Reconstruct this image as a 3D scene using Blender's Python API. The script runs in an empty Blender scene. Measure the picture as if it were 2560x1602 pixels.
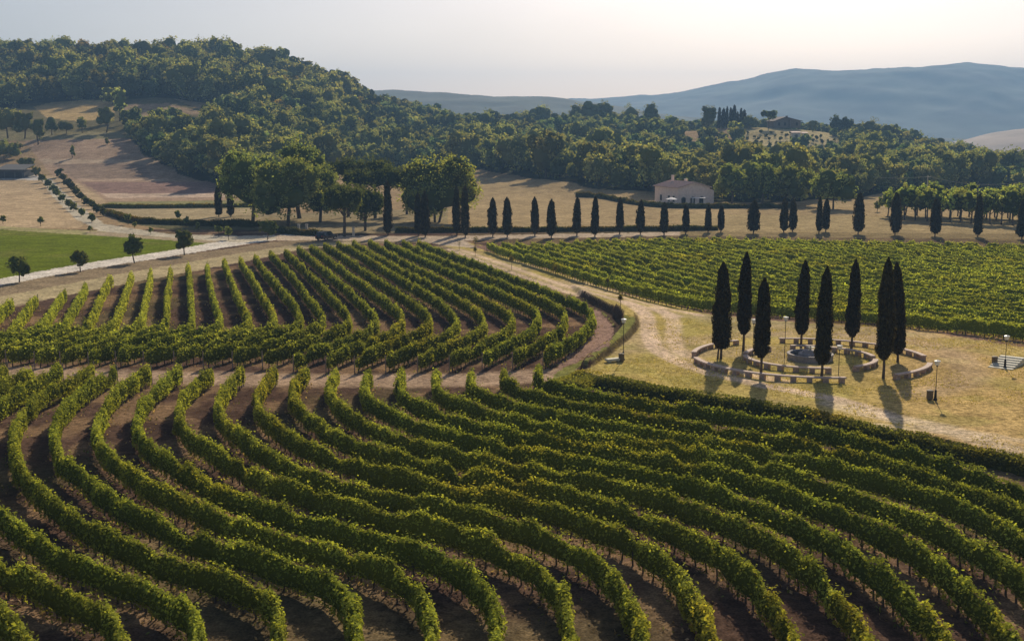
import bpy, math, random
import numpy as np
from mathutils import Vector, Matrix

# ------------------------------------------------------------------ camera, world, sun, exposure
F, CX, CY, H = 2967.0, 1280.0, 801.0, 21.0          # photo pixels (2560 x 1602), camera height in metres
PITCH = math.atan(483 / F)
CP, SP = math.cos(PITCH), math.sin(PITCH)
SC = bpy.context.scene
COL = SC.collection
cam_d = bpy.data.cameras.new('camera')
cam = bpy.data.objects.new('camera', cam_d)
COL.objects.link(cam)
cam.location = (0, 0, H)
cam.rotation_euler = (math.pi / 2 - PITCH, 0, 0)
cam_d.sensor_width = 36
cam_d.lens = 36 * F / 2560
cam_d.clip_start = 0.5
cam_d.clip_end = 40000
SC.camera = cam

SUN_AZ, SUN_EL = math.radians(13.4), math.radians(30)
w = bpy.data.worlds.new('World')
SC.world = w
w.use_nodes = True
nt = w.node_tree
bg = nt.nodes['Background']
sky = nt.nodes.new('ShaderNodeTexSky')
sky.sky_type = 'NISHITA'
sky.sun_disc = False
sky.sun_elevation = SUN_EL
sky.sun_rotation = SUN_AZ
sky.altitude = 300
sky.air_density = 1.0
sky.dust_density = 2.0
sky.ozone_density = 1.5
tn = nt.nodes.new('ShaderNodeMixRGB'); tn.blend_type = 'MULTIPLY'; tn.inputs[0].default_value = 1
tn.inputs[2].default_value = (1.05, .96, .99, 1)
tc = nt.nodes.new('ShaderNodeTexCoord'); mp = nt.nodes.new('ShaderNodeMapping'); mp.inputs['Scale'].default_value = (1.5, 1.5, 6)
cl = nt.nodes.new('ShaderNodeTexNoise'); cl.inputs['Scale'].default_value = 1.6; cl.inputs['Detail'].default_value = 4
nt.links.new(tc.outputs['Generated'], mp.inputs[0]); nt.links.new(mp.outputs[0], cl.inputs['Vector'])
cr = nt.nodes.new('ShaderNodeMapRange'); cr.inputs[1].default_value = .3; cr.inputs[2].default_value = .7; cr.inputs[3].default_value = .94; cr.inputs[4].default_value = 1.05
hv = nt.nodes.new('ShaderNodeHueSaturation'); hv.inputs['Saturation'].default_value = .85
nt.links.new(cl.outputs[0], cr.inputs[0]); nt.links.new(cr.outputs[0], hv.inputs['Value'])
nt.links.new(sky.outputs[0], tn.inputs[1]); nt.links.new(tn.outputs[0], hv.inputs['Color']); nt.links.new(hv.outputs[0], bg.inputs[0])
bg.inputs[1].default_value = 0.079
sd = bpy.data.lights.new('sun', 'SUN')
sd.energy = 5.0
sd.angle = math.radians(0.6)
sd.color = (1.0, 0.86, 0.66)
sun = bpy.data.objects.new('sun', sd)
COL.objects.link(sun)
sdir = Vector((math.sin(SUN_AZ) * math.cos(SUN_EL), math.cos(SUN_AZ) * math.cos(SUN_EL), math.sin(SUN_EL)))
sun.rotation_euler = (-sdir).to_track_quat('-Z', 'Y').to_euler()
sun.location = (60, 200, 150)
SC.view_settings.view_transform = 'Standard'
SC.view_settings.look = 'None'
SC.view_settings.gamma = 1
SC.view_settings.use_curve_mapping = False
SC.view_settings.exposure = 0.05
SC.cycles.max_bounces = 8
SC.cycles.diffuse_bounces = 2
SC.cycles.glossy_bounces = 2
SC.cycles.transmission_bounces = 4
SC.cycles.transparent_max_bounces = 4
SC.cycles.volume_bounces = 0
SC.cycles.sample_clamp_indirect = 4

RNG = np.random.default_rng(11)
random.seed(5)

# ------------------------------------------------------------------ numpy helpers
class Noise2:
    def __init__(s, seed):
        s.g = np.random.default_rng(seed).random((256, 256)).astype(np.float32)
    def one(s, x, y):
        xi = np.floor(x).astype(int); yi = np.floor(y).astype(int)
        fx = x - xi; fy = y - yi
        fx = fx * fx * (3 - 2 * fx); fy = fy * fy * (3 - 2 * fy)
        a = s.g[xi & 255, yi & 255]; b = s.g[(xi + 1) & 255, yi & 255]
        c = s.g[xi & 255, (yi + 1) & 255]; d = s.g[(xi + 1) & 255, (yi + 1) & 255]
        return (a * (1 - fx) + b * fx) * (1 - fy) + (c * (1 - fx) + d * fx) * fy
    def __call__(s, x, y, oct=3):
        r = 0; a = 1.0; t = 0
        for k in range(oct):
            r = r + a * s.one(x * 2 ** k + 17.3 * k, y * 2 ** k + 5.1 * k); t += a; a *= .5
        return r / t
N1, N2, N3 = Noise2(1), Noise2(2), Noise2(3)

def sstep(x):
    x = np.clip(x, 0, 1)
    return x * x * (3 - 2 * x)

def ray(u, v):
    dy = F * CP - (v - CY) * SP
    dz = -F * SP - (v - CY) * CP
    return (u - CX) / dy, dz / dy               # per metre of y

def G(u, v, z=0.0):
    rx, rz = ray(u, v)
    y = (z - H) / rz
    return rx * y, y

def proj(x, y, z):
    dep = y * CP + (H - z) * SP
    up = y * SP + (z - H) * CP
    dep = np.maximum(dep, 1)
    return CX + F * x / dep, CY - F * up / dep

def pip(u, v, poly):
    p = np.asarray(poly, float); ins = np.zeros(np.shape(u), bool)
    n = len(p)
    for i in range(n):
        x1, y1 = p[i]; x2, y2 = p[(i + 1) % n]
        if y1 == y2: continue
        c = ((y1 > v) != (y2 > v)) & (u < (x2 - x1) * (v - y1) / (y2 - y1) + x1)
        ins ^= c
    return ins

def dpoly(x, y, line, closed=False):
    p = np.asarray(line, float)
    if closed: p = np.vstack([p, p[:1]])
    d = np.full(np.shape(x), 1e9)
    for i in range(len(p) - 1):
        a = p[i]; b = p[i + 1]; ab = b - a; L = max((ab ** 2).sum(), 1e-9)
        t = np.clip(((x - a[0]) * ab[0] + (y - a[1]) * ab[1]) / L, 0, 1)
        d = np.minimum(d, np.hypot(x - a[0] - t * ab[0], y - a[1] - t * ab[1]))
    return d

def spline(P, step):
    P = np.asarray(P, float)
    Q = np.vstack([2 * P[0] - P[1], P, 2 * P[-1] - P[-2]])
    out = []
    for i in range(1, len(Q) - 2):
        t = np.linspace(0, 1, 12, endpoint=False)[:, None]
        a, b, c, d = Q[i - 1], Q[i], Q[i + 1], Q[i + 2]
        out.append(.5 * (2 * b + (c - a) * t + (2 * a - 5 * b + 4 * c - d) * t ** 2 + (3 * b - a - 3 * c + d) * t ** 3))
    out.append(P[-1:])
    o = np.vstack(out)
    s = np.r_[0, np.cumsum(np.hypot(*np.diff(o, axis=0).T[:2]))]
    n = max(2, int(s[-1] / step) + 1)
    ss = np.linspace(0, s[-1], n)
    return np.column_stack([np.interp(ss, s, o[:, k]) for k in range(o.shape[1])])

# ------------------------------------------------------------------ terrain
COLS = {
 -800: [(240, 578), (330, 515), (420, 440), (480, 370), (540, 297), (640, 250), (760, 170), (900, 180)],
 0: [(240, 578), (300, 540), (370, 480), (440, 420), (500, 340), (550, 292), (620, 262), (760, 168), (900, 174)],
 200: [(240, 578), (300, 530), (370, 480), (440, 410), (490, 340), (540, 300), (600, 260), (760, 169), (900, 174)],
 400: [(240, 578), (300, 526), (340, 502), (400, 450), (460, 380), (520, 322), (580, 252), (760, 174), (900, 182)],
 600: [(240, 578), (300, 526), (340, 502), (400, 440), (460, 380), (540, 312), (640, 247), (760, 177), (900, 187)],
 750: [(240, 578), (300, 526), (350, 496), (410, 440), (470, 400), (550, 332), (650, 267), (760, 207), (900, 217)],
 860: [(240, 578), (300, 526), (360, 491), (420, 455), (480, 420), (560, 357), (660, 292), (760, 254), (900, 262)],
 1000: [(240, 578), (300, 526), (420, 466), (500, 430), (600, 377), (700, 307), (780, 290), (900, 297)],
 1200: [(240, 578), (300, 526), (425, 458), (452, 420), (490, 408), (600, 372), (700, 334), (780, 325), (900, 334)],
 1400: [(240, 578), (300, 526), (362, 490), (388, 452), (440, 430), (560, 390), (680, 340), (760, 325), (900, 334)],
 1600: [(240, 578), (300, 526), (335, 505), (356, 478), (400, 460), (520, 405), (640, 350), (740, 330), (900, 336)],
 1800: [(240, 578), (300, 526), (340, 502), (380, 485), (480, 425), (556, 384), (640, 320), (720, 330), (900, 338)],
 2000: [(240, 578), (300, 526), (340, 502), (380, 480), (480, 430), (556, 388), (640, 320), (720, 330), (900, 338)],
 2200: [(240, 578), (300, 526), (360, 493), (420, 465), (500, 420), (580, 397), (660, 357), (740, 357), (900, 362)],
 2400: [(240, 578), (300, 526), (360, 493), (440, 470), (540, 452), (640, 427), (740, 420), (900, 422)],
 2560: [(240, 578), (300, 526), (360, 493), (440, 470), (560, 457), (700, 454), (800, 448), (900, 448)],
 3300: [(240, 578), (300, 526), (360, 493), (440, 470), (560, 457), (700, 454), (800, 448), (900, 448)],
}
TY = np.arange(0, 2004, 4.0)
ck = sorted(COLS)
tab = []
for c in ck:
    ys = [0, 232]; zs = [0, 0]
    for (y, v) in COLS[c]:
        rx, rz = ray(c, v)
        ys.append(y); zs.append(max(0.0, H + y * rz) if y < 320 else H + y * rz)
    ys += [1150, 1600, 2100]; zs += [zs[-1] * .6, -18, -20]
    tab.append(np.interp(TY, ys, zs))
TT = np.arange(-1400, 4001, 25.0)
tab = np.array(tab)
T = np.array([[0.0]])
T = np.column_stack([np.interp(TT, ck, tab[:, j]) for j in range(len(TY))])
kern = np.exp(-np.linspace(-2, 2, 9) ** 2); kern /= kern.sum()
def sm(A, ax):
    pad = [(4, 4) if i == ax else (0, 0) for i in range(2)]
    B = np.pad(A, pad, mode='edge')
    return np.apply_along_axis(lambda r: np.convolve(r, kern, 'valid'), ax, B)
T = sm(sm(sm(T, 1), 0), 1)

# raised lawn, its bank and the low berm beside the nearest vines
FRONT = [G(*p, .4) for p in [(1415, 700), (1450, 735), (1480, 752), (1525, 775), (1548, 800), (1546, 832), (1515, 868), (1460, 908), (1438, 935), (1475, 952), (1530, 962), (1597, 978), (1665, 984), (1733, 1000), (1847, 1018), (1984, 1042), (2143, 1078), (2325, 1112), (2553, 1165), (2800, 1250), (3300, 1450), (4200, 1800)]]
LAWNPOLY = FRONT + [G(*p, .4) for p in [(5200, 1500), (3300, 950), (2900, 860), (2560, 832), (2280, 806), (1915, 780), (1780, 768), (1600, 727), (1500, 705)]]
BACK = [G(*p, .4) for p in [(2900, 860), (2560, 832), (2280, 806), (1915, 780), (1780, 768), (1600, 727), (1500, 705), (1415, 700)]]
BERM = [G(*p, .8) for p in [(1530, 772), (1566, 790), (1570, 815), (1545, 845), (1500, 880), (1450, 914)]]

def terr(x, y):
    x = np.asarray(x, float); y = np.asarray(y, float)
    t = CX + x / np.maximum(y, 1) * 2990
    ti = np.clip((t - TT[0]) / 25, 0, len(TT) - 1.001); yi = np.clip(y / 4, 0, len(TY) - 1.001)
    a = ti.astype(int); b = yi.astype(int); fa = ti - a; fb = yi - b
    z = (T[a, b] * (1 - fa) + T[a + 1, b] * fa) * (1 - fb) + (T[a, b + 1] * (1 - fa) + T[a + 1, b + 1] * fa) * fb
    hf = sstep((y - 260) / 80)
    z = z + hf * (N1(x / 26, y / 26, 3) - .5) * 2.2 * sstep((y - 380) / 120)
    m = (y > 40) & (y < 170) & (x > 0) & (x < 95)
    if np.any(m):
        xs = x[m]; ys = y[m]
        ins = pip(xs, ys, LAWNPOLY)
        df = dpoly(xs, ys, FRONT); db = dpoly(xs, ys, BACK)
        h = np.where(ins, .85 * sstep(df / .45) * sstep(db / 9), 0)
        be = dpoly(xs, ys, BERM)
        h = h + ins * .5 * (1 - sstep((be - .75) / .35)) * sstep(df / .5)
        z = z.copy(); z[m] = z[m] + h
    return z
def tz(x, y): return float(terr(np.array([x]), np.array([y]))[0])

def P(u, v):
    """point of the terrain seen at photo pixel u, v"""
    rx, rz = ray(u, v)
    ys = np.concatenate([np.arange(35, 300, .5), np.arange(300, 1500, 2.0)])
    d = H + ys * rz - terr(rx * ys, ys)
    k = np.argmax(d < 0)
    if d[k] >= 0: k = len(ys) - 1
    y0, y1 = ys[k - 1], ys[k]
    y = y0 + (y1 - y0) * d[k - 1] / (d[k - 1] - d[k]) if d[k] < 0 else y1
    return rx * y, y, tz(rx * y, y)
def PD(u, y):
    x = (u - CX) / 2990 * y
    return x, y, tz(x, y)
def htop(y, zb, vt):
    return H + y * ray(0, vt)[1] - zb

# ------------------------------------------------------------------ materials
def new_mat(name):
    m = bpy.data.materials.new(name); m.use_nodes = True
    m.node_tree.nodes.clear()
    return m, m.node_tree.nodes, m.node_tree.links

def leaf_mat(name, base, trans=.35, var=.25, use_attr=True, rough=.85, tint=(1.25, 1.15, .50), spec=.0, hue=.015):
    m, n, l = new_mat(name)
    out = n.new('ShaderNodeOutputMaterial')
    mix = n.new('ShaderNodeAddShader')
    pr = n.new('ShaderNodeBsdfPrincipled'); pr.inputs['Roughness'].default_value = rough
    pr.inputs['Specular IOR Level'].default_value = spec
    tr = n.new('ShaderNodeBsdfTranslucent')
    at = n.new('ShaderNodeAttribute'); at.attribute_name = 'col'
    mul = n.new('ShaderNodeMixRGB'); mul.blend_type = 'MULTIPLY'; mul.inputs[0].default_value = 1
    mul.inputs[1].default_value = (*base, 1)
    l.new(at.outputs['Color'], mul.inputs[2])
    oi = n.new('ShaderNodeObjectInfo')
    hs = n.new('ShaderNodeHueSaturation')
    mr = n.new('ShaderNodeMapRange'); mr.inputs[3].default_value = 1 - var; mr.inputs[4].default_value = 1 + var
    l.new(oi.outputs['Random'], mr.inputs[0]); l.new(mr.outputs[0], hs.inputs['Value'])
    mr2 = n.new('ShaderNodeMapRange'); mr2.inputs[3].default_value = .5 - hue; mr2.inputs[4].default_value = .5 + hue
    m7 = n.new('ShaderNodeMath'); m7.operation = 'FRACT'; m8 = n.new('ShaderNodeMath'); m8.operation = 'MULTIPLY'; m8.inputs[1].default_value = 7.13
    l.new(oi.outputs['Random'], m8.inputs[0]); l.new(m8.outputs[0], m7.inputs[0]); l.new(m7.outputs[0], mr2.inputs[0]); l.new(mr2.outputs[0], hs.inputs['Hue'])
    l.new(mul.outputs[0], hs.inputs['Color'])
    l.new(hs.outputs[0], pr.inputs['Base Color'])
    t2 = n.new('ShaderNodeMixRGB'); t2.blend_type = 'MULTIPLY'; t2.inputs[0].default_value = 1
    t2.inputs[2].default_value = (tint[0] * trans * 2, tint[1] * trans * 2, tint[2] * trans * 2, 1)
    l.new(hs.outputs[0], t2.inputs[1]); l.new(t2.outputs[0], tr.inputs['Color'])
    l.new(pr.outputs[0], mix.inputs[0]); l.new(tr.outputs[0], mix.inputs[1]); l.new(mix.outputs[0], out.inputs[0])
    return m

def plain_mat(name, base, rough=.8, nscale=3.0, namp=.3, bump=.0, metal=0, spec=.3):
    m, n, l = new_mat(name)
    out = n.new('ShaderNodeOutputMaterial')
    pr = n.new('ShaderNodeBsdfPrincipled'); pr.inputs['Roughness'].default_value = rough
    pr.inputs['Metallic'].default_value = metal; pr.inputs['Specular IOR Level'].default_value = spec
    g = n.new('ShaderNodeTexCoord'); no = n.new('ShaderNodeTexNoise'); no.inputs['Scale'].default_value = nscale
    no.inputs['Detail'].default_value = 5
    l.new(g.outputs['Object'], no.inputs['Vector'])
    mr = n.new('ShaderNodeMapRange'); mr.inputs[1].default_value = .3; mr.inputs[2].default_value = .7
    mr.inputs[3].default_value = 1 - namp; mr.inputs[4].default_value = 1 + namp
    l.new(no.outputs[0], mr.inputs[0])
    hs = n.new('ShaderNodeHueSaturation'); hs.inputs['Color'].default_value = (*base, 1)
    l.new(mr.outputs[0], hs.inputs['Value']); l.new(hs.outputs[0], pr.inputs['Base Color'])
    if bump:
        bp = n.new('ShaderNodeBump'); bp.inputs['Strength'].default_value = bump; bp.inputs['Distance'].default_value = .05
        l.new(no.outputs[0], bp.inputs['Height']); l.new(bp.outputs[0], pr.inputs['Normal'])
    l.new(pr.outputs[0], out.inputs[0])
    return m

def ground_mat():
    m, n, l = new_mat('ground_cover')
    out = n.new('ShaderNodeOutputMaterial')
    pr = n.new('ShaderNodeBsdfPrincipled'); pr.inputs['Roughness'].default_value = .95
    pr.inputs['Specular IOR Level'].default_value = 0
    at = n.new('ShaderNodeAttribute'); at.attribute_name = 'col'
    ge = n.new('ShaderNodeNewGeometry')
    vals = []
    for sc, lo, hi in ((2.2, .66, 1.34), (.33, .82, 1.18), (.05, .9, 1.1), (9.0, .6, 1.4)):
        no = n.new('ShaderNodeTexNoise'); no.inputs['Scale'].default_value = sc; no.inputs['Detail'].default_value = 4
        l.new(ge.outputs['Position'], no.inputs['Vector'])
        mr = n.new('ShaderNodeMapRange'); mr.inputs[1].default_value = .32; mr.inputs[2].default_value = .68
        mr.inputs[3].default_value = lo; mr.inputs[4].default_value = hi
        l.new(no.outputs[0], mr.inputs[0]); vals.append(mr.outputs[0])
        if sc == 2.2: nb = no
    cur = vals[0]
    for v in vals[1:]:
        mm = n.new('ShaderNodeMath'); mm.operation = 'MULTIPLY'; l.new(cur, mm.inputs[0]); l.new(v, mm.inputs[1]); cur = mm.outputs[0]
    hs = n.new('ShaderNodeHueSaturation'); l.new(at.outputs['Color'], hs.inputs['Color']); l.new(cur, hs.inputs['Value'])
    l.new(hs.outputs[0], pr.inputs['Base Color'])
    bp = n.new('ShaderNodeBump'); bp.inputs['Strength'].default_value = .7; bp.inputs['Distance'].default_value = .12
    l.new(nb.outputs[0], bp.inputs['Height']); l.new(bp.outputs[0], pr.inputs['Normal'])
    l.new(pr.outputs[0], out.inputs[0])
    return m

M = dict(
    ground=ground_mat(),
    vine=leaf_mat('vine_leaves', (.188, .205, .034), trans=.42, var=.10, hue=.006, tint=(1.2, 1.12, .5)),
    oak=leaf_mat('oak_leaves', (.168, .190, .056), trans=.34, var=.14),
    forest=leaf_mat('wood_leaves', (.250, .258, .100), trans=.30, var=.20),
    pine=leaf_mat('pine_needles', (.075, .095, .028), trans=.3, var=.15),
    cypress=leaf_mat('cypress_leaves', (.045, .037, .013), trans=.15, var=.15),
    hedge=leaf_mat('hedge_leaves', (.095, .098, .024), trans=.4, var=.1),
    weed=leaf_mat('weed_blades', (1, 1, 1), trans=.2, var=0),
    poplar=leaf_mat('young_leaves', (.120, .140, .040), trans=.5, var=.25),
    bark=plain_mat('bark', (.10, .075, .055), .95, 4, .35, .6),
    vwood=plain_mat('vine_wood', (.10, .075, .06), .95, 6, .35),
    post=plain_mat('weathered_post', (.22, .18, .14), .9, 5, .3),
    stone=plain_mat('bench_stone', (.52, .40, .33), .85, 5, .18, .3),
    pier=plain_mat('bench_pier_stone', (.40, .29, .23), .9, 6, .25, .4),
    grey=plain_mat('fountain_stone', (.30, .27, .26), .85, 5, .2, .3),
    water=plain_mat('fountain_water', (.05, .08, .07), .08, 2, .1, 0, 0, .6),
    iron=plain_mat('lamp_iron', (.035, .035, .038), .5, 8, .2, 0, .6),
    white=plain_mat('white_glass', (.75, .75, .72), .35, 5, .06),
    slab=plain_mat('pale_slab', (.60, .57, .45), .8, 5, .15, .2),
    bin=plain_mat('bin_brown', (.15, .11, .065), .7, 6, .2),
    plaster=plain_mat('peach_plaster', (.88, .71, .60), .9, 1.5, .12, .1),
    tiles=plain_mat('roof_tiles', (.60, .44, .36), .9, 3, .25, .4),
    dark=plain_mat('dark_opening', (.03, .03, .035), .5, 2, .2),
    trim=plain_mat('pale_stone_trim', (.45, .40, .34), .85, 4, .15),
    cloth=plain_mat('white_canvas', (.78, .77, .76), .8, 4, .05),
    paint=plain_mat('dark_car_paint', (.02, .022, .027), .25, 4, .1, 0, .3, .5),
    glass=plain_mat('car_glass', (.02, .025, .03), .06, 4, .1, 0, 0, .6),
    rubber=plain_mat('rubber', (.02, .02, .02), .9, 8, .2),
    lampred=plain_mat('tail_lens', (.35, .02, .02), .3, 8, .1),
    alloy=plain_mat('alloy', (.45, .45, .46), .35, 8, .1, 0, .8),
    pale=plain_mat('pale_render', (.58, .52, .42), .9, 1.2, .15),
    shadetile=plain_mat('silhouette_tiles', (.13, .095, .08), .95, 2, .25),  # villa roof and wall darkened in colour to read as a backlit silhouette
    shadewall=plain_mat('silhouette_wall', (.17, .14, .12), .95, 2, .2),
    slate=plain_mat('dark_slate', (.10, .10, .10), .9, 3, .2),
    mount=plain_mat('mountain_woods', (.055, .070, .050), 1, .009, .6),
    straw=plain_mat('far_stubble', (.34, .27, .21), 1, .01, .3),
)

# ------------------------------------------------------------------ mesh building
class MB:
    def __init__(s): s.V = []; s.Q = []; s.T = []; s.C = []; s.n = 0
    def add(s, v, q=None, t=None, c=None):
        v = np.asarray(v, np.float32).reshape(-1, 3)
        s.V.append(v)
        if q is not None and len(q): s.Q.append(np.asarray(q, np.int64).reshape(-1, 4) + s.n)
        if t is not None and len(t): s.T.append(np.asarray(t, np.int64).reshape(-1, 3) + s.n)
        if c is None: c = np.ones((len(v), 3))
        c = np.asarray(c, np.float32)
        if c.ndim == 1: c = np.tile(c, (len(v), 1))
        s.C.append(c); s.n += len(v); return s
    def mesh(s, name, mat, smooth=False):
        me = bpy.data.meshes.new(name)
        V = np.vstack(s.V)
        Q = np.vstack(s.Q) if s.Q else np.zeros((0, 4), np.int64)
        Tr = np.vstack(s.T) if s.T else np.zeros((0, 3), np.int64)
        nq, ntr = len(Q), len(Tr)
        me.vertices.add(len(V)); me.vertices.foreach_set('co', V.ravel())
        me.loops.add(nq * 4 + ntr * 3)
        me.loops.foreach_set('vertex_index', np.concatenate([Q.ravel(), Tr.ravel()]).astype(np.int32))
        me.polygons.add(nq + ntr)
        st = np.concatenate([np.arange(nq) * 4, nq * 4 + np.arange(ntr) * 3]).astype(np.int32)
        me.polygons.foreach_set('loop_start', st)
        me.polygons.foreach_set('use_smooth', np.full(nq + ntr, bool(smooth)))
        me.materials.append(mat)
        a = me.attributes.new('col', 'FLOAT_COLOR', 'POINT')
        C = np.vstack(s.C); C4 = np.ones((len(C), 4), np.float32); C4[:, :3] = C
        a.data.foreach_set('color', C4.ravel())
        me.update(calc_edges=True)
        return me
    def obj(s, name, mat, parent=None, loc=None, smooth=False):
        o = bpy.data.objects.new(name, s.mesh(name, mat, smooth)); COL.objects.link(o)
        if parent: o.parent = parent
        if loc is not None: o.location = loc
        return o

def tag(o, label=None, cat=None, group=None, kind=None):
    if label: o['label'] = label
    if cat: o['category'] = cat
    if group: o['group'] = group
    if kind: o['kind'] = kind
    return o
def empty(name, loc, label, cat, group=None, rz=0, sc=1):
    o = bpy.data.objects.new(name, None); COL.objects.link(o)
    o.location = loc; o.rotation_euler = (0, 0, rz); o.empty_display_size = .3
    o.scale = (sc,) * 3 if np.isscalar(sc) else sc
    return tag(o, label, cat, group)

def box(mb, x0, x1, y0, y1, z0, z1, M4=None, c=None):
    v = np.array([[x, y, z] for z in (z0, z1) for x, y in ((x0, y0), (x1, y0), (x1, y1), (x0, y1))], float)
    if M4 is not None: v = v @ np.array(M4.to_3x3()).T + np.array(M4.translation)
    mb.add(v, [[3, 2, 1, 0], [4, 5, 6, 7], [0, 1, 5, 4], [1, 2, 6, 5], [2, 3, 7, 6], [3, 0, 4, 7]], c=c)
def bbox_(mb, x0, x1, y0, y1, z0, z1, b=.03):
    """box with chamfered upper edges"""
    v = []
    for z, i in ((z0, 0), (z1 - b, 0), (z1, b)):
        v += [[x0 + i, y0 + i, z], [x1 - i, y0 + i, z], [x1 - i, y1 - i, z], [x0 + i, y1 - i, z]]
    q = [[3, 2, 1, 0], [8, 9, 10, 11]]
    for r in (0, 4):
        for k in range(4): q.append([r + k, r + (k + 1) % 4, r + 4 + (k + 1) % 4, r + 4 + k])
    mb.add(v, q)
def tube(mb, pts, rad, n=6, cap=True, c=None):
    pts = np.asarray(pts, float); rad = np.broadcast_to(rad, (len(pts),))
    d = np.gradient(pts, axis=0); d /= np.maximum(np.linalg.norm(d, axis=1), 1e-9)[:, None]
    ref = np.where(np.abs(d[:, 2:3]) > .9, np.array([[1., 0, 0]]), np.array([[0, 0, 1.]]))
    a = np.cross(d, ref); a /= np.linalg.norm(a, axis=1)[:, None]; b = np.cross(d, a)
    th = np.arange(n) / n * 2 * np.pi
    v = pts[:, None] + rad[:, None, None] * (np.cos(th)[None, :, None] * a[:, None] + np.sin(th)[None, :, None] * b[:, None])
    q = []
    for i in range(len(pts) - 1):
        for k in range(n):
            q.append([i * n + k, i * n + (k + 1) % n, (i + 1) * n + (k + 1) % n, (i + 1) * n + k])
    t = []
    v = v.reshape(-1, 3)
    if cap:
        v = np.vstack([v, pts[:1], pts[-1:]]); L = len(pts) * n
        for k in range(n):
            t.append([L, (k + 1) % n, k]); t.append([L + 1, (len(pts) - 1) * n + k, (len(pts) - 1) * n + (k + 1) % n])
    mb.add(v, q, t, c)
def lathe(mb, prof, n=24, c=None, loc=(0, 0, 0)):
    prof = np.asarray(prof, float); th = np.arange(n) / n * 2 * np.pi
    v = np.stack([prof[:, 0:1] * np.cos(th), prof[:, 0:1] * np.sin(th), np.repeat(prof[:, 1:2], n, 1)], 2).reshape(-1, 3) + np.array(loc)
    q = [[i * n + k, i * n + (k + 1) % n, (i + 1) * n + (k + 1) % n, (i + 1) * n + k] for i in range(len(prof) - 1) for k in range(n)]
    mb.add(v, q, c=c)

def cards(mb, P0, size, rng, col, up=None, aspect=1.25, bias=None):
    """leaf-like quads at points, random facing; up: bend long axis to a direction"""
    n = len(P0)
    nr = rng.normal(size=(n, 3))
    if bias is not None: nr = nr + bias
    nr /= np.linalg.norm(nr, axis=1)[:, None]
    a = rng.normal(size=(n, 3))
    if up is not None: a = a * .35 + up
    a -= (a * nr).sum(1)[:, None] * nr; a /= np.maximum(np.linalg.norm(a, axis=1), 1e-6)[:, None]
    b = np.cross(nr, a)
    s = (np.broadcast_to(size, (n,)) * rng.uniform(.7, 1.3, n))[:, None] * .5
    A = a * s * aspect; B = b * s
    k1 = rng.uniform(.45, 1.0, (n, 1)); k2 = rng.uniform(.45, 1.0, (n, 1))
    v = np.stack([P0 - A, P0 + B * k1 - A * .1, P0 + A, P0 - B * k2 + A * .1], 1).reshape(-1, 3)
    # widen: rhombus -> rounder leaf cluster
    q = np.arange(n * 4).reshape(-1, 4)
    mb.add(v, q, c=np.repeat(col, 4, 0))

def sph(nu=10, nv=6):
    v = [[0, 0, -1]]
    for j in range(1, nv):
        a = -math.pi / 2 + math.pi * j / nv
        for i in range(nu):
            v.append([math.cos(a) * math.cos(2 * math.pi * i / nu), math.cos(a) * math.sin(2 * math.pi * i / nu), math.sin(a)])
    v.append([0, 0, 1])
    q = []; t = []
    for j in range(nv - 2):
        for i in range(nu):
            q.append([1 + j * nu + i, 1 + j * nu + (i + 1) % nu, 1 + (j + 1) * nu + (i + 1) % nu, 1 + (j + 1) * nu + i])
    for i in range(nu):
        t.append([0, 1 + (i + 1) % nu, 1 + i]); L = 1 + (nv - 2) * nu
        t.append([len(v) - 1, L + i, L + (i + 1) % nu])
    return np.array(v), np.array(q), np.array(t)
SPH = sph()

def crown(mb, blobs, n, size, rng, core=.78, clump=.33, var=.17, bright=1.0, flat=1.0):
    """blobs: rows (x,y,z,rx,ry,rz)"""
    B = np.asarray(blobs, float)
    area = (B[:, 3] * B[:, 4] + B[:, 4] * B[:, 5] + B[:, 3] * B[:, 5]); pr = area / area.sum()
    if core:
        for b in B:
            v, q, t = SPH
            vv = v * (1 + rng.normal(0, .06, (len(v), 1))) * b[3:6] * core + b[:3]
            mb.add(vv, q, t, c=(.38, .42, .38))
    ncl = max(8, int(n / 22))
    k = rng.choice(len(B), ncl, p=pr)
    d = rng.normal(size=(ncl, 3)); d[:, 2] = d[:, 2] * flat + .15; d /= np.linalg.norm(d, axis=1)[:, None]
    C = B[k, :3] + d * B[k, 3:6] * rng.uniform(.82, 1.04, (ncl, 1))
    rc = clump * B[k, 3:6].min(1) * rng.uniform(.6, 1.3, ncl)
    cb = rng.normal(1, var * .6, ncl)
    j = rng.integers(0, ncl, n)
    e = rng.normal(size=(n, 3)); e /= np.linalg.norm(e, axis=1)[:, None]
    Pp = C[j] + e * rc[j][:, None] * rng.uniform(.3, 1.05, (n, 1)) ** .5
    # drop what lies deep inside some blob
    ins = np.zeros(n, bool)
    for b in B:
        ins |= (((Pp - b[:3]) / (b[3:6] * .74)) ** 2).sum(1) < 1
    Pp = Pp[~ins]; j = j[~ins]; e = e[~ins]
    br = np.clip(cb[j] * rng.normal(1, var, len(Pp)), .35, 2.0) * bright
    warm = rng.normal(0, .08, len(Pp))
    col = np.column_stack([br * (1 + warm), br, br * (1 - warm)])
    cards(mb, Pp, size, rng, col, bias=e * 1.2 + np.array([[0, 0, .25]]))
    return mb

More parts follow.
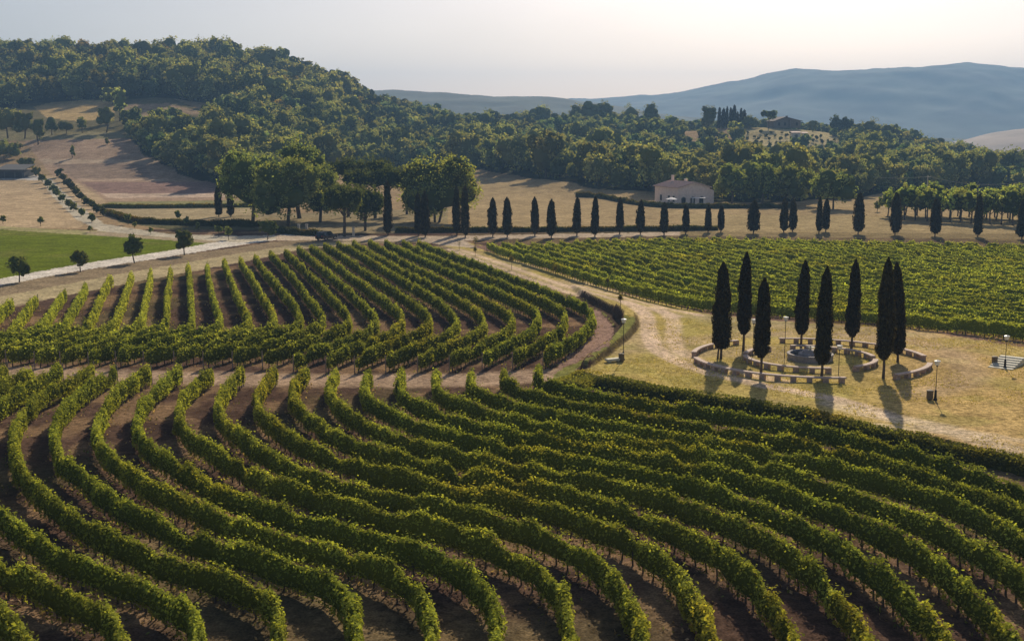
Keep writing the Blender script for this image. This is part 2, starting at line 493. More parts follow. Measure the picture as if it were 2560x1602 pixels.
# ------------------------------------------------------------------ ground sheets
yy = [16.0]
while yy[-1] < 4600:
    y = yy[-1]
    yy.append(y + (.6 if y < 42 else .0042 * y + .06 if y < 250 else .0055 * y if y < 950 else .05 * y))
YY = np.array(yy)
tt = np.concatenate([np.arange(-1400, -60, 40), np.arange(-60, 2620, 3.6), np.arange(2630, 4001, 40)])
XX = (tt[None, :] - CX) / 2990 * YY[:, None]
Y2 = np.repeat(YY[:, None], len(tt), 1)
ZZ = terr(XX, Y2)
micro = (N2(XX * 1.3, Y2 * 1.3, 3) - .5) * .10 + (N3(XX * .25, Y2 * .25, 2) - .5) * .12
ZZ = ZZ + micro * (Y2 < 260)
U, Vv = proj(XX, Y2, ZZ)
ju = (N1(XX * .9, Y2 * .9, 3) - .5); jv = (N2(XX * .9 + 40, Y2 * .9, 3) - .5)
sc_px = F / np.maximum(Y2, 30)
Uj = U + ju * .9 * sc_px; Vj = Vv + jv * .9 * sc_px * .12

n_big = N1(XX / 14, Y2 / 14, 3); n_mid = N2(XX / 3.5, Y2 / 3.5, 3); n_fine = N3(XX * 1.7, Y2 * 1.7, 2)
def mixc(A, B, k): return A + (np.asarray(B)[None, None, :] - A) * k[..., None]
COLR = np.zeros(XX.shape + (3,)); COLR[:] = (.095, .060, .044)
COLR = mixc(COLR, (.26, .172, .098), sstep((n_mid - .47) / .2) * .75)
COLR = mixc(COLR, (.15, .14, .06), sstep((n_big - .55) / .15) * .35)
zone = np.zeros(XX.shape, int)     # 0 soil 1 lawn 2 path 3 green field 4 dry field 5 road 6 wood floor 7 track 8 valley
ZN = {0: 'ground', 1: 'lawn', 2: 'dirt_path', 3: 'green_field', 4: 'dry_field', 5: 'gravel_road', 6: 'woodland_ground', 7: 'vineyard_track', 8: 'valley_ground', 9: 'grass_verge', 10: 'ploughed_field'}
def paint(poly, colr, z=None, k=1.0, extra=None):
    m = pip(Uj, Vj, poly)
    if extra is not None: m &= extra
    COLR[m] = COLR[m] * (1 - k) + np.array(colr) * k
    if z is not None: zone[m] = z
    return m
far = Y2 > 245
COLR[far] = (.32, .23, .13); zone[far] = 4
valley = Y2 > 930
COLR[valley] = (.16, .16, .09); zone[valley] = 8
m = valley & (N3(XX / 220, Y2 / 220, 2) > .5); COLR[m] = (.40, .31, .19)
# left hill fields
paint([(-400, 440), (250, 440), (300, 470), (250, 520), (200, 570), (-400, 570)], (.44, .33, .20), 4)
paint([(-400, 225), (380, 225), (560, 300), (420, 345), (-400, 345)], (.15, .13, .065), 9)
paint([(84, 268), (130, 256), (215, 250), (292, 254), (284, 296), (200, 304), (120, 296)], (.46, .33, .15), 4)
paint([(300, 262), (420, 258), (520, 285), (400, 292), (330, 305)], (.33, .24, .15), 4)
paint([(0, 290), (45, 300), (42, 316), (0, 316)], (.34, .28, .17), 4)
paint([(-300, 330), (340, 330), (330, 352), (-300, 352)], (.25, .22, .12), 4)
paint([(60, 352), (380, 345), (560, 470), (560, 500), (270, 505), (200, 460), (130, 440)], (.35, .25, .17), 10)
paint([(130, 410), (360, 410), (380, 445), (190, 450)], (.27, .20, .145), 10)
paint([(100, 398), (420, 398), (420, 408), (110, 410)], (.42, .32, .22), 4)
paint([(190, 447), (420, 447), (420, 453), (200, 453)], (.42, .31, .22), 4)
paint([(200, 455), (700, 455), (700, 484), (255, 484)], (.27, .18, .145), 10)
paint([(250, 484), (700, 484), (700, 492), (270, 495)], (.50, .38, .28), 4)
paint([(270, 505), (700, 500), (700, 520), (275, 522)], (.26, .24, .11), 9)
paint([(275, 523), (700, 520), (700, 552), (420, 548), (330, 545)], (.36, .29, .17), 4)
paint([(268, 530), (345, 553), (640, 556), (660, 575), (430, 575), (300, 556)], (.13, .12, .06), 9)
# lawn of the grove
paint([(560, 540), (1120, 520), (1130, 580), (780, 585), (640, 570)], (.27, .22, .13), 9)
# wide tan field behind the cypresses
paint([(1120, 440), (2700, 505), (2700, 585), (1120, 577)], (.36, .27, .145), 4)
m = paint([(1700, 535), (2700, 545), (2700, 600), (1700, 590)], (.35, .27, .14), 4)
# green field
paint([(-900, 560), (0, 574), (200, 587), (420, 600), (540, 611), (430, 634), (200, 670), (-100, 712), (-900, 900)], (.125, .160, .012), 3)
k = (zone == 3) * (.5 + .5 * np.sin((XX * .35 + Y2 * .94) * 2.1)) * (.4 + .6 * n_mid); COLR = mixc(COLR, (.15, .17, .03), k * .45)
k = (zone == 3) * sstep((n_big - .55) / .12); COLR = mixc(COLR, (.19, .18, .05), k * .4)
paint([(-900, 545), (0, 566), (240, 578), (600, 600), (540, 611), (420, 600), (200, 587), (0, 574), (-900, 560)], (.33, .30, .14), 9)
paint([(200, 577), (380, 585), (640, 598), (600, 612), (440, 602), (240, 588)], (.36, .29, .19), 9)
# verge between the road and the upper vines
paint([(-900, 900), (0, 712), (340, 655), (690, 604), (780, 598), (1080, 598), (1130, 610), (1010, 606), (760, 618), (640, 640), (420, 682), (0, 775), (-900, 1060)], (.26, .20, .125), 9)
paint([(-500, 860), (0, 742), (300, 685), (560, 640), (740, 611), (900, 604), (900, 612), (760, 622), (640, 648), (420, 690), (0, 770), (-500, 890)], (.40, .33, .19), 7)
# track between the two near blocks
trk = [G(*p) for p in [(-200, 930), (0, 930), (300, 940), (600, 948), (900, 952), (1200, 948), (1420, 935)]]
dt = dpoly(XX, Y2, trk)
kk = (1 - sstep((dt - 1.8) / 1.6)) * (U < 1445) * (Y2 < 120)
COLR = mixc(COLR, (.43, .31, .21), kk * (.55 + .45 * n_fine)); zone[kk > .5] = 7
# grass bank beside the lawn, reddish lane inside the outer vine row
paint([(1400, 730), (1471, 755), (1530, 772), (1590, 795), (1586, 832), (1540, 862), (1440, 925), (1400, 962), (1350, 965), (1400, 925), (1480, 890), (1540, 830), (1530, 800), (1480, 765)], (.20, .20, .06), 9)
paint([(1445, 760), (1500, 780), (1541, 822), (1520, 862), (1440, 905), (1400, 925), (1395, 910), (1470, 850), (1490, 815)], (.30, .20, .155), 7)
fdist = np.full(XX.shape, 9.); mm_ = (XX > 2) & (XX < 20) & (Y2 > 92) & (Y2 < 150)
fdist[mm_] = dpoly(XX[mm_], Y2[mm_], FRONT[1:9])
# path between the blocks and lawn
LAWN_PX = [(1130, 600), (1200, 612), (1300, 648), (1500, 705), (1600, 737), (1780, 778), (1915, 790), (2100, 806), (2280, 818), (2560, 850), (4400, 1200), (4400, 1850), (3300, 1450), (2800, 1250), (2553, 1165), (2325, 1112), (2143, 1078), (1984, 1040), (1847, 1015), (1733, 998), (1665, 984), (1597, 975), (1530, 945), (1445, 938), (1590, 832), (1590, 795), (1471, 757), (1380, 712), (1260, 670), (1180, 640), (1090, 606)]
paint(LAWN_PX, (.43, .335, .115), 1)
inl = pip(U, Vv, LAWN_PX)
k = inl * sstep((n_big - .45) / .15); COLR = mixc(COLR, (.40, .31, .185), k * .7)
k = inl * sstep((U - 2050) / 300); COLR = mixc(COLR, (.47, .32, .14), k * .7)
k = inl * sstep((n_mid - .52) / .12); COLR = mixc(COLR, (.32, .30, .08), k * .35)
def lane(line, wd, colr, z=None, soft=.8, kmax=.85, px=True, H0=.8):
    L = spline([G(*p, H0) for p in line], 1.0) if px else line
    x0, x1 = L[:, 0].min() - 4, L[:, 0].max() + 4; y0, y1 = L[:, 1].min() - 4, L[:, 1].max() + 4
    m = (XX > x0) & (XX < x1) & (Y2 > y0) & (Y2 < y1)
    d = dpoly(XX[m], Y2[m], L[::3])
    k = (1 - sstep((d - wd) / soft)) * kmax * (.7 + .6 * (n_fine[m] - .3))
    k = np.clip(k, 0, 1)
    c = COLR[m]; COLR[m] = c + (np.array(colr) - c) * k[:, None]
    if z is not None:
        zz = zone[m]; zz[d < wd + soft * .3] = z; zone[m] = zz
PINK = (.66, .50, .36)
# main path from the junction, forking round the benches
lane([(1110, 605), (1230, 645), (1400, 705), (1560, 748), (1700, 785), (1800, 800), (1960, 812), (2150, 826), (2330, 842)], 1.0, (.46, .37, .22), 2, 1.3, .5)
lane([(1150, 612), (1280, 655), (1440, 708), (1580, 745), (1750, 790)], .35, PINK, None, .5, .9)
lane([(1125, 612), (1250, 658), (1410, 712), (1560, 755), (1720, 800)], .35, PINK, None, .5, .9)
lane([(1560, 752), (1612, 785), (1622, 830), (1640, 872), (1700, 908), (1790, 936), (1900, 962), (2000, 982), (2100, 1000), (2220, 1040)], .55, PINK, 2, .6, 1.0)
lane([(1640, 768), (1682, 800), (1684, 835), (1692, 872), (1745, 903), (1850, 930), (1960, 955)], .45, PINK, 2, .7, .85)
lane([(2090, 1010), (2200, 1040), (2330, 1065), (2450, 1100), (2600, 1150), (2800, 1200)], .8, (.60, .48, .33), 2, .9, .9)
lane([(2200, 1065), (2330, 1080), (2450, 1085), (2620, 1115)], .3, (.60, .48, .33), None, .6, .7)
lane([(1740, 855), (1800, 842), (1930, 835), (2100, 838), (2300, 858), (2400, 900), (2420, 950), (2300, 985)], .8, (.46, .34, .23), None, 1.6, .5)
for r, cc in (((1650, 1990), 0),):
    pass
# soil strip in front of the right block
paint([(1150, 612), (1215, 615), (1364, 660), (1513, 712), (1695, 762), (1915, 788), (2189, 808), (2553, 850), (3000, 930), (3000, 960), (2560, 868), (2300, 826), (1915, 800), (1770, 785), (1600, 744), (1490, 712), (1330, 663), (1200, 622)], (.22, .14, .10), 0)
k = (Y2 > 105) & (Y2 < 240) & (U > 1150) & ~inl & pip(U, Vv, [(1150, 600), (1215, 600), (1364, 640), (1695, 750), (2553, 845), (3300, 940), (3300, 590), (1150, 575)])
COLR[k] = COLR[k] * .5 + np.array((.17, .13, .065)) * .5
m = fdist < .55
COLR[m] = (.085, .060, .042); zone[m] = 9  # bank step face painted dark earth, standing in for the shade on it
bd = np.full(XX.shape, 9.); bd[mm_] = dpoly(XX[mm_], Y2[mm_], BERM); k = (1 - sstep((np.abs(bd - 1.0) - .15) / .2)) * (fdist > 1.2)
COLR = mixc(COLR, (.12, .09, .045), k * .9)  # dark band along the berm edge paints in the ledge's shade
# roads
ROADC = (.64, .59, .51)
paint([(-900, 880), (0, 697), (200, 660), (400, 630), (560, 602), (680, 588), (745, 585), (745, 593), (690, 600), (600, 613), (400, 645), (200, 677), (0, 713), (-900, 905)], ROADC, 5)
paint([(100, 447), (125, 445), (160, 480), (200, 515), (260, 560), (420, 585), (600, 590), (700, 588), (690, 597), (600, 607), (380, 590), (250, 578), (190, 548), (130, 490)], (.47, .42, .32), 5)
paint([(690, 588), (780, 588), (950, 590), (1100, 590), (1700, 580), (1700, 589), (1250, 598), (1160, 602), (1200, 622), (1100, 612), (1060, 604), (900, 603), (780, 600), (690, 602)], (.47, .38, .28), 5)
paint([(0, 425), (100, 440), (110, 452), (0, 448), (-300, 446), (-300, 420)], (.50, .47, .42), 5)

# forest mask in (t, y)
FF_T = [-1400, -800, 0, 200, 300, 320, 350, 400, 450, 500, 560, 620, 700, 800, 900, 1000, 1200, 1300, 1400, 1500, 1600, 1700, 1800, 2000, 2130, 2200, 2400, 2560, 4000]
FF_Y = [600, 600, 596, 592, 590, 492, 466, 438, 412, 394, 380, 380, 396, 436, 465, 478, 456, 428, 390, 374, 356, 345, 336, 336, 342, 380, 415, 425, 425]
def in_forest(x, y):
    t = CX + x / y * 2990
    f = np.interp(t, FF_T, FF_Y) + (N3(x / 18, y / 18, 2) - .5) * 22
    m = (y > f) & (y < 840)
    m &= ~((t > 60) & (t < 330) & (y < 610))
    m &= ~((t > 300) & (t < 560) & (y > 530 + (t - 300) * .05) & (y < 600))
    m &= ~((t > 1850 + (600 - y) * .5) & (t < 2095) & (y > 556) & (y < 634))
    m &= ~((t > 1700) & (t < 2075) & (y >= 598) & (y < 700))
    return m
fm = in_forest(XX, Y2)
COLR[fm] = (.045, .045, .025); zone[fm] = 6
m = pip(U, Vv, [(1845, 318), (2100, 318), (2110, 385), (1990, 395), (1840, 380)]) & ~fm & (Y2 > 500)
COLR[m] = (.42, .35, .18); zone[m] = 4
COLR *= (1 + (N1(XX * .6, Y2 * .6, 3) - .5) * .35)[..., None]

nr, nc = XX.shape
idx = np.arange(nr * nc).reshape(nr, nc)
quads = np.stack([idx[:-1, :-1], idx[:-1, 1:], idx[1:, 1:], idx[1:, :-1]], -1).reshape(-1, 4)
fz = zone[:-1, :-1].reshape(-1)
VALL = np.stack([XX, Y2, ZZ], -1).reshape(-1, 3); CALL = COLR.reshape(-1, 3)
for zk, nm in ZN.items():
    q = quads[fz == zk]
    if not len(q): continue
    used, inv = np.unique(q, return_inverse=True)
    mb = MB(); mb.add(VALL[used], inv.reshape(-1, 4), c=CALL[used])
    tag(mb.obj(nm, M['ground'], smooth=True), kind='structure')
# flat ground behind and beside the near grid so a moved camera still sees earth
mb = MB()
for (a, b, c, d) in ((-60, 60, -60, 16.05),):
    mb.add([[a, c, -.02], [b, c, -.02], [b, d, -.02], [a, d, -.02]], [[0, 1, 2, 3]], c=(.19, .13, .09))
tag(mb.obj('ground', M['ground']), kind='structure')

# ------------------------------------------------------------------ far mountains
def ridge(name, prof, depth, foot, base_z, thick, seed, amp, mat='mount'):
    us = np.arange(prof[0][0], prof[-1][0] + 1, 12.0)
    vt = np.interp(us, [p[0] for p in prof], [p[1] for p in prof])
    kk2 = np.exp(-np.linspace(-2, 2, 9) ** 2); kk2 /= kk2.sum()
    vt = np.convolve(np.pad(vt, 4, mode='edge'), kk2, 'valid')
    nz = Noise2(seed)
    s = np.linspace(0, 1, 60)
    X = (us[:, None] - CX) / 2990 * (foot + (depth - foot) * s[None, :])
    Y = np.repeat((foot + (depth - foot) * s)[None, :], len(us), 0)
    ztop = H + depth * ray(us, vt)[1]
    prof_s = sstep(s) ** .9
    rel = (nz(X / 300, Y / 300, 5) - .5)
    Z = base_z + (ztop[:, None] - base_z) * prof_s[None, :] * (1 + amp * rel * (4 * s * (1 - s))[None, :])
    Z = Z + (nz(X / 60, Y / 60, 3) - .5) * 12 * s[None, :]
    # far side
    Xb = X[:, -1:] * 1.15; Yb = Y[:, -1:] * 1.15; Zb = np.full_like(Xb, base_z)
    X = np.hstack([X, Xb]); Y = np.hstack([Y, Yb]); Z = np.hstack([Z, Zb])
    n0, n1 = X.shape; ii = np.arange(n0 * n1).reshape(n0, n1)
    q = np.stack([ii[:-1, :-1], ii[1:, :-1], ii[1:, 1:], ii[:-1, 1:]], -1).reshape(-1, 4)
    c = .75 + .5 * nz(X / 150 + 9, Y / 150, 4)
    mb = MB(); mb.add(np.stack([X, Y, Z], -1).reshape(-1, 3), q, c=np.repeat(c.reshape(-1, 1), 3, 1))
    tag(mb.obj(name, M[mat], smooth=True), kind='structure')
ridge('distant_mountain', [(-900, 240), (600, 240), (1000, 250), (1200, 256), (1400, 250), (1500, 247), (1580, 240), (1650, 234), (1750, 222), (1850, 202), (1930, 183), (1970, 175), (2050, 180), (2120, 183), (2250, 173), (2330, 166), (2400, 163), (2440, 161), (2490, 169), (2560, 171), (2900, 190), (3600, 230)], 3500, 2300, -25, 400, 21, .55)
ridge('distant_hill', [(-900, 260), (500, 255), (960, 229), (1010, 229), (1090, 231), (1150, 238), (1230, 243), (1300, 243), (1400, 251), (1500, 262), (1650, 285), (1900, 325), (2200, 344), (2700, 350)], 1900, 1300, -22, 300, 22, .4)

ridge('distant_field', [(2250, 385), (2380, 356), (2440, 340), (2500, 329), (2560, 323), (2700, 318), (3100, 318)], 1500, 1120, -24, 200, 23, .1, 'straw')
# ------------------------------------------------------------------ vines
ROWPTS = []
def vine_row(path, label, group, dens, leaf, seed, hh=1.65, post0=True, post1=True, br=1.0, lump=1.0, wd0=.34):
    """path: ground points (n,2)"""
    rng = np.random.default_rng(seed)
    p = spline(path, .3)
    if len(p) < 6: return
    d = np.gradient(p, axis=0); d /= np.linalg.norm(d, axis=1)[:, None]
    nrm = np.column_stack([-d[:, 1], d[:, 0]])
    s = np.r_[0, np.cumsum(np.hypot(*np.diff(p, axis=0).T))]
    L = s[-1]
    zg = terr(p[:, 0], p[:, 1])
    kn = np.arange(0, L + 2, 1.0)
    ROWPTS.append(p[::2])
    hv = np.interp(s, kn, rng.normal(0, .15 * lump, len(kn))) + (N1(p[:, 0] / 6, p[:, 1] / 6, 2) - .5) * .25 + (N2(p[:, 0]*3+seed, p[:, 1]*3, 2) - .5) * .18
    wv = np.interp(s, kn, rng.normal(0, .075, len(kn)))
    gap = np.interp(s, kn, (rng.random(len(kn)) < .03) * 1.0)
    hv -= gap * .55; wv -= gap * .14
    off = np.interp(s, kn, rng.normal(0, .05, len(kn)))
    top = hh + hv; bot = .25 + np.interp(s, kn, rng.normal(0, .07, len(kn)))
    wd = wd0 + wv
    edge = np.minimum(1, np.minimum(s, L - s) / .6 + .25)
    # base anchor and world-space root
    root = empty('vine_row', (float(p[0, 0]), float(p[0, 1]), float(zg[0])), label, 'vine row', group)
    O = np.array([p[0, 0], p[0, 1], zg[0]])
    # colour patches over the ground
    yel = sstep((N3(p[:, 0] / 9 + 31, p[:, 1] / 9, 3) - .64) / .14)
    mb = MB()
    th = np.linspace(0, 2 * np.pi, 9)[:-1]
    cth = np.sign(np.cos(th)) * np.abs(np.cos(th)) ** .7; sth = np.sign(np.sin(th)) * np.abs(np.sin(th)) ** .7
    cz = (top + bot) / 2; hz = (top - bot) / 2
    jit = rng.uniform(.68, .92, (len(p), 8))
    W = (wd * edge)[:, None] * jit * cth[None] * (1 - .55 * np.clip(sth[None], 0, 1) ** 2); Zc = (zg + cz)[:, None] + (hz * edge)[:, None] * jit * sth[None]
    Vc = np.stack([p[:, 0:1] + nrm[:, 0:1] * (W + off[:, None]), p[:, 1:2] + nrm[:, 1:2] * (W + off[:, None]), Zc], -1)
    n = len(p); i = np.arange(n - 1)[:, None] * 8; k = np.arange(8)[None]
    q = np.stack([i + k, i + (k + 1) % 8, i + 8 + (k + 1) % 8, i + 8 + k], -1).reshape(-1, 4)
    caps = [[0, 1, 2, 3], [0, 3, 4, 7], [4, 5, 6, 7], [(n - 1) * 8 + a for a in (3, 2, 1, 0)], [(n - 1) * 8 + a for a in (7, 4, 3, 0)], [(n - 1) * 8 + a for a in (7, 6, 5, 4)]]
    mb.add(Vc.reshape(-1, 3) - O, np.vstack([q, caps]), c=(.35 * br, .38 * br, .35 * br))  # core coloured darker than the leaves, painting in shade inside the canopy
    nl = int(L * dens)
    sl = rng.uniform(0, L, nl)
    f = lambda a: np.interp(sl, s, a)
    ang = rng.uniform(-.35 * np.pi, 1.35 * np.pi, nl)          # mostly sides and top
    low = rng.random(nl) < .12; ang[low] = rng.uniform(0, 2 * np.pi, low.sum())
    rr = rng.uniform(.85, 1.12, nl) * (1 + (N2(sl * 1.5 + seed * 7.3, ang * 1.1 + 3, 2) - .5) * .5)
    ca = np.sign(np.cos(ang)) * np.abs(np.cos(ang)) ** .75; sa = np.sign(np.sin(ang)) * np.abs(np.sin(ang)) ** .75
    lx = f(wd) * f(edge) * ca * rr * (1 - .45 * np.clip(sa, 0, 1) ** 2) + f(off); lz = f(cz) + f(hz) * f(edge) * sa * rr
    sh = rng.random(nl) < .12; lz[sh] += rng.uniform(.0, .42, sh.sum()) * (sa[sh] > .2)
    px = f(p[:, 0]) + f(nrm[:, 0]) * lx; py = f(p[:, 1]) + f(nrm[:, 1]) * lx
    Pp = np.column_stack([px, py, f(zg) + lz]) - O
    b = np.clip(rng.normal(1.0, .20, nl), .4, 1.9) * br
    # per-plant tone
    pt = np.interp(sl, kn, rng.normal(1, .17, len(kn)))
    yl = np.clip(f(yel) * rng.uniform(.1, .7, nl) + (rng.random(nl) < .02) * .4, 0, 1)
    col = np.column_stack([b * pt * (1 + .40 * yl), b * pt * (1 + .08 * yl), b * pt * (1 - .25 * yl)])
    bias = np.column_stack([f(nrm[:, 0]) * ca, f(nrm[:, 1]) * ca, sa * 1.3 + .2]) * 1.3
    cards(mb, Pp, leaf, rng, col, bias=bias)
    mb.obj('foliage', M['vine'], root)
    # stems on a wire
    mb = MB()
    ks = np.arange(.5, L - .3, .95 if dens > 60 else 1.4)
    for a in ks:
        x, y, z = np.interp(a, s, p[:, 0]), np.interp(a, s, p[:, 1]), np.interp(a, s, zg)
        dx, dy = rng.normal(0, .05, 2)
        v = []
        for (hx, hy, h, r) in ((0, 0, -.05, .045), (dx, dy, .75, .028)):
            for (ax, ay) in ((-1, -1), (1, -1), (1, 1), (-1, 1)): v.append([x + hx + ax * r - O[0], y + hy + ay * r - O[1], z + h - O[2]])
        mb.add(v, [[0, 1, 5, 4], [1, 2, 6, 5], [2, 3, 7, 6], [3, 0, 4, 7]])
    tag(mb.obj('stems', M['vwood'], root), kind='stuff')
    for fl, e in ((post0, 0), (post1, -1)):
        if not fl: continue
        q0 = p[e] - (d[e] * .18 if e == 0 else -d[e] * .18)
        mb = MB(); zz = float(zg[e])
        tube(mb, np.array([[q0[0], q0[1], zz - .1], [q0[0], q0[1], zz + hh * .98]]) - O, [.05, .045], 6)
        mb.obj('post', M['post'], root)
    return root

def W2(pts, z=1.65): return [G(u, v, z) for u, v in pts]
def extend(p, n=6, step=2.5):
    p = [np.array(q) for q in p]
    a = p[-2] - p[-4]; b = p[-1] - p[-3]
    d = b / np.linalg.norm(b); tn_ = math.atan2(a[0] * b[1] - a[1] * b[0], (a * b).sum()); tn_ = max(-.12, min(.12, tn_))
    for k in range(n):
        d = np.array([d[0] * math.cos(tn_) - d[1] * math.sin(tn_), d[0] * math.sin(tn_) + d[1] * math.cos(tn_)]); tn_ *= .6
        p.append(p[-1] + d * step)
    return p
NEAR = [
 [(17,906),(-40,940),(-120,985),(-200,1040),(-260,1110),(-270,1180),(-240,1260),(-180,1340),(-120,1410),(-50,1470),(0,1505),(26,1525),(50,1548),(66,1574),(76,1597),(80,1640)],
 [(80,911),(30,940),(0,955),(-60,990),(-120,1030),(-160,1080),(-175,1130),(-165,1190),(-140,1240),(-100,1290),(-50,1350),(0,1402),(50,1419),(99,1438),(149,1462),(199,1481),(232,1498),(265,1511),(281,1538),(298,1564),(305,1597),(305,1650)],
 [(154,908),(99,939),(50,966),(0,995),(-40,1025),(-65,1060),(-75,1100),(-70,1140),(-50,1185),(-25,1225),(0,1263),(50,1306),(99,1342),(149,1369),(199,1385),(248,1405),(290,1422),(348,1438),(390,1462),(430,1485),(464,1505),(486,1525),(494,1551),(492,1591),(485,1650)],
 [(232,903),(192,932),(119,966),(79,995),(50,1032),(36,1065),(31,1098),(36,1131),(50,1161),(79,1194),(132,1240),(189,1279),(245,1313),(298,1339),(348,1359),(397,1379),(457,1395),(517,1412),(570,1428),(629,1452),(662,1472),(682,1495),(692,1518),(695,1548),(695,1580),(690,1650)],
 [(290,914),(245,939),(205,966),(172,995),(149,1025),(139,1052),(136,1081),(142,1111),(159,1138),(199,1168),(240,1202),(298,1243),(348,1266),(397,1289),(440,1309),(497,1325),(579,1356),(629,1372),(679,1385),(728,1397),(795,1420),(826,1438),(853,1465),(873,1488),(883,1518),(888,1548),(889,1581),(885,1650)],
 [(376,913),(331,939),(291,969),(265,999),(248,1032),(238,1062),(245,1088),(262,1115),(291,1141),(325,1164),(377,1199),(430,1223),(480,1246),(530,1266),(579,1284),(640,1305),(695,1323),(745,1336),(800,1347),(850,1356),(886,1369),(926,1385),(966,1402),(999,1421),(1032,1445),(1055,1472),(1070,1505),(1077,1548),(1075,1591),(1070,1650)],
 [(452,911),(414,939),(381,969),(354,999),(344,1025),(343,1052),(351,1078),(368,1098),(397,1118),(437,1144),(474,1166),(520,1194),(563,1215),(623,1234),(675,1253),(728,1270),(795,1287),(843,1298),(893,1313),(939,1325),(989,1339),(1032,1352),(1078,1369),(1118,1387),(1155,1408),(1187,1432),(1214,1462),(1232,1491),(1240,1525),(1240,1564),(1232,1600),(1225,1650)],
 [(530,914),(497,939),(464,969),(448,999),(446,1025),(457,1052),(480,1078),(513,1098),(546,1121),(589,1144),(640,1168),(695,1194),(762,1214),(810,1227),(866,1242),(916,1257),(966,1272),(1015,1283),(1081,1297),(1131,1308),(1187,1325),(1230,1342),(1280,1366),(1330,1392),(1368,1425),(1396,1458),(1413,1498),(1423,1548),(1429,1597),(1430,1650)],
 [(606,916),(579,942),(556,969),(546,995),(546,1019),(560,1042),(589,1065),(623,1091),(659,1114),(702,1138),(745,1159),(795,1178),(850,1196),(916,1211),(966,1221),(1015,1229),(1065,1238),(1131,1252),(1181,1264),(1230,1278),(1297,1297),(1363,1320),(1423,1348),(1479,1381),(1528,1422),(1562,1460),(1582,1498),(1597,1540),(1606,1597),(1608,1650)],
 [(690,913),(666,939),(646,966),(642,990),(648,1012),(666,1035),(699,1060),(738,1084),(790,1108),(840,1128),(895,1147),(949,1163),(1000,1176),(1050,1188),(1100,1200),(1164,1212),(1214,1221),(1280,1233),(1330,1244),(1379,1256),(1429,1272),(1495,1294),(1550,1316),(1600,1343),(1660,1382),(1699,1422),(1732,1468),(1757,1510),(1775,1555),(1788,1597),(1795,1650)],
 [(768,914),(742,939),(733,966),(738,990),(758,1015),(795,1042),(833,1071),(880,1092),(926,1107),(966,1120),(1012,1134),(1060,1145),(1110,1156),(1174,1170),(1224,1180),(1280,1190),(1363,1205),(1450,1225),(1528,1246),(1595,1264),(1640,1280),(1690,1305),(1739,1331),(1790,1360),(1838,1391),(1874,1424),(1905,1460),(1938,1500),(1965,1545),(1985,1597),(1995,1650)],
 [(843,916),(830,942),(823,963),(830,983),(850,1002),(880,1024),(926,1048),(966,1066),(1005,1082),(1048,1096),(1100,1110),(1161,1126),(1237,1142),(1323,1158),(1400,1172),(1479,1187),(1545,1200),(1600,1212),(1660,1226),(1719,1244),(1779,1264),(1838,1287),(1894,1313),(1945,1343),(1990,1375),(2037,1411),(2080,1450),(2120,1502),(2156,1556),(2176,1597),(2190,1650)],
 [(924,919),(913,942),(909,964),(921,985),(949,1002),(985,1019),(1032,1040),(1075,1057),(1120,1072),(1170,1086),(1230,1098),(1297,1111),(1370,1124),(1446,1138),(1520,1152),(1600,1170),(1680,1186),(1759,1204),(1819,1220),(1878,1241),(1938,1268),(1997,1294),(2057,1321),(2110,1352),(2160,1387),(2216,1430),(2268,1475),(2315,1520),(2352,1562),(2383,1600),(2410,1650)],
 [(1007,919),(999,942),(998,962),(1018,982),(1055,1001),(1090,1018),(1136,1034),(1190,1050),(1250,1065),(1320,1080),(1390,1093),(1470,1106),(1550,1119),(1620,1130),(1700,1145),(1780,1162),(1860,1182),(1938,1204),(1997,1225),(2057,1246),(2117,1269),(2176,1295),(2236,1325),(2300,1362),(2365,1412),(2424,1462),(2474,1512),(2520,1562),(2554,1605),(2585,1660)],
 [(1093,919),(1088,942),(1091,961),(1112,978),(1150,993),(1197,1009),(1245,1024),(1300,1040),(1360,1054),(1430,1067),(1500,1079),(1580,1091),(1650,1101),(1730,1114),(1810,1129),(1890,1148),(1970,1171),(2057,1197),(2140,1221),(2220,1249),(2295,1278),(2355,1305),(2415,1336),(2480,1374),(2554,1425),(2620,1480),(2680,1540)],
 [(1179,919),(1174,940),(1183,956),(1214,972),(1264,988),(1313,1003),(1370,1017),(1430,1031),(1500,1045),(1570,1058),(1640,1070),(1720,1083),(1800,1095),(1890,1110),(1970,1126),(2050,1144),(2117,1161),(2196,1181),(2275,1203),(2355,1229),(2434,1262),(2500,1295),(2560,1332),(2640,1385),(2720,1445)],
 [(1264,916),(1260,936),(1277,950),(1313,966),(1363,981),(1420,995),(1480,1008),(1550,1020),(1620,1031),(1700,1043),(1780,1055),(1860,1067),(1940,1081),(2017,1098),(2097,1115),(2156,1129),(2236,1149),(2315,1173),(2395,1201),(2474,1232),(2554,1270),(2640,1320),(2720,1370)],
 [(1351,909),(1343,926),(1363,940),(1400,954),(1450,966),(1510,977),(1580,990),(1650,1000),(1730,1011),(1810,1022),(1890,1034),(1970,1048),(2050,1064),(2117,1080),(2190,1098),(2255,1114),(2335,1138),(2415,1164),(2494,1193),(2554,1218),(2640,1260),(2720,1300)],
]
ORD = 'first second third fourth fifth sixth seventh eighth ninth tenth eleventh twelfth thirteenth fourteenth fifteenth sixteenth seventeenth eighteenth nineteenth twentieth'.split()
TENS = {2: 'twenty', 3: 'thirty', 4: 'forty', 5: 'fifty', 6: 'sixty', 7: 'seventy', 8: 'eighty', 9: 'ninety'}
def ordn(k):
    if k <= 20: return ORD[k - 1]
    t, r = divmod(k, 10)
    if r == 0: return TENS[t][:-1] + 'ieth'
    return TENS[t] + '-' + ORD[r - 1]
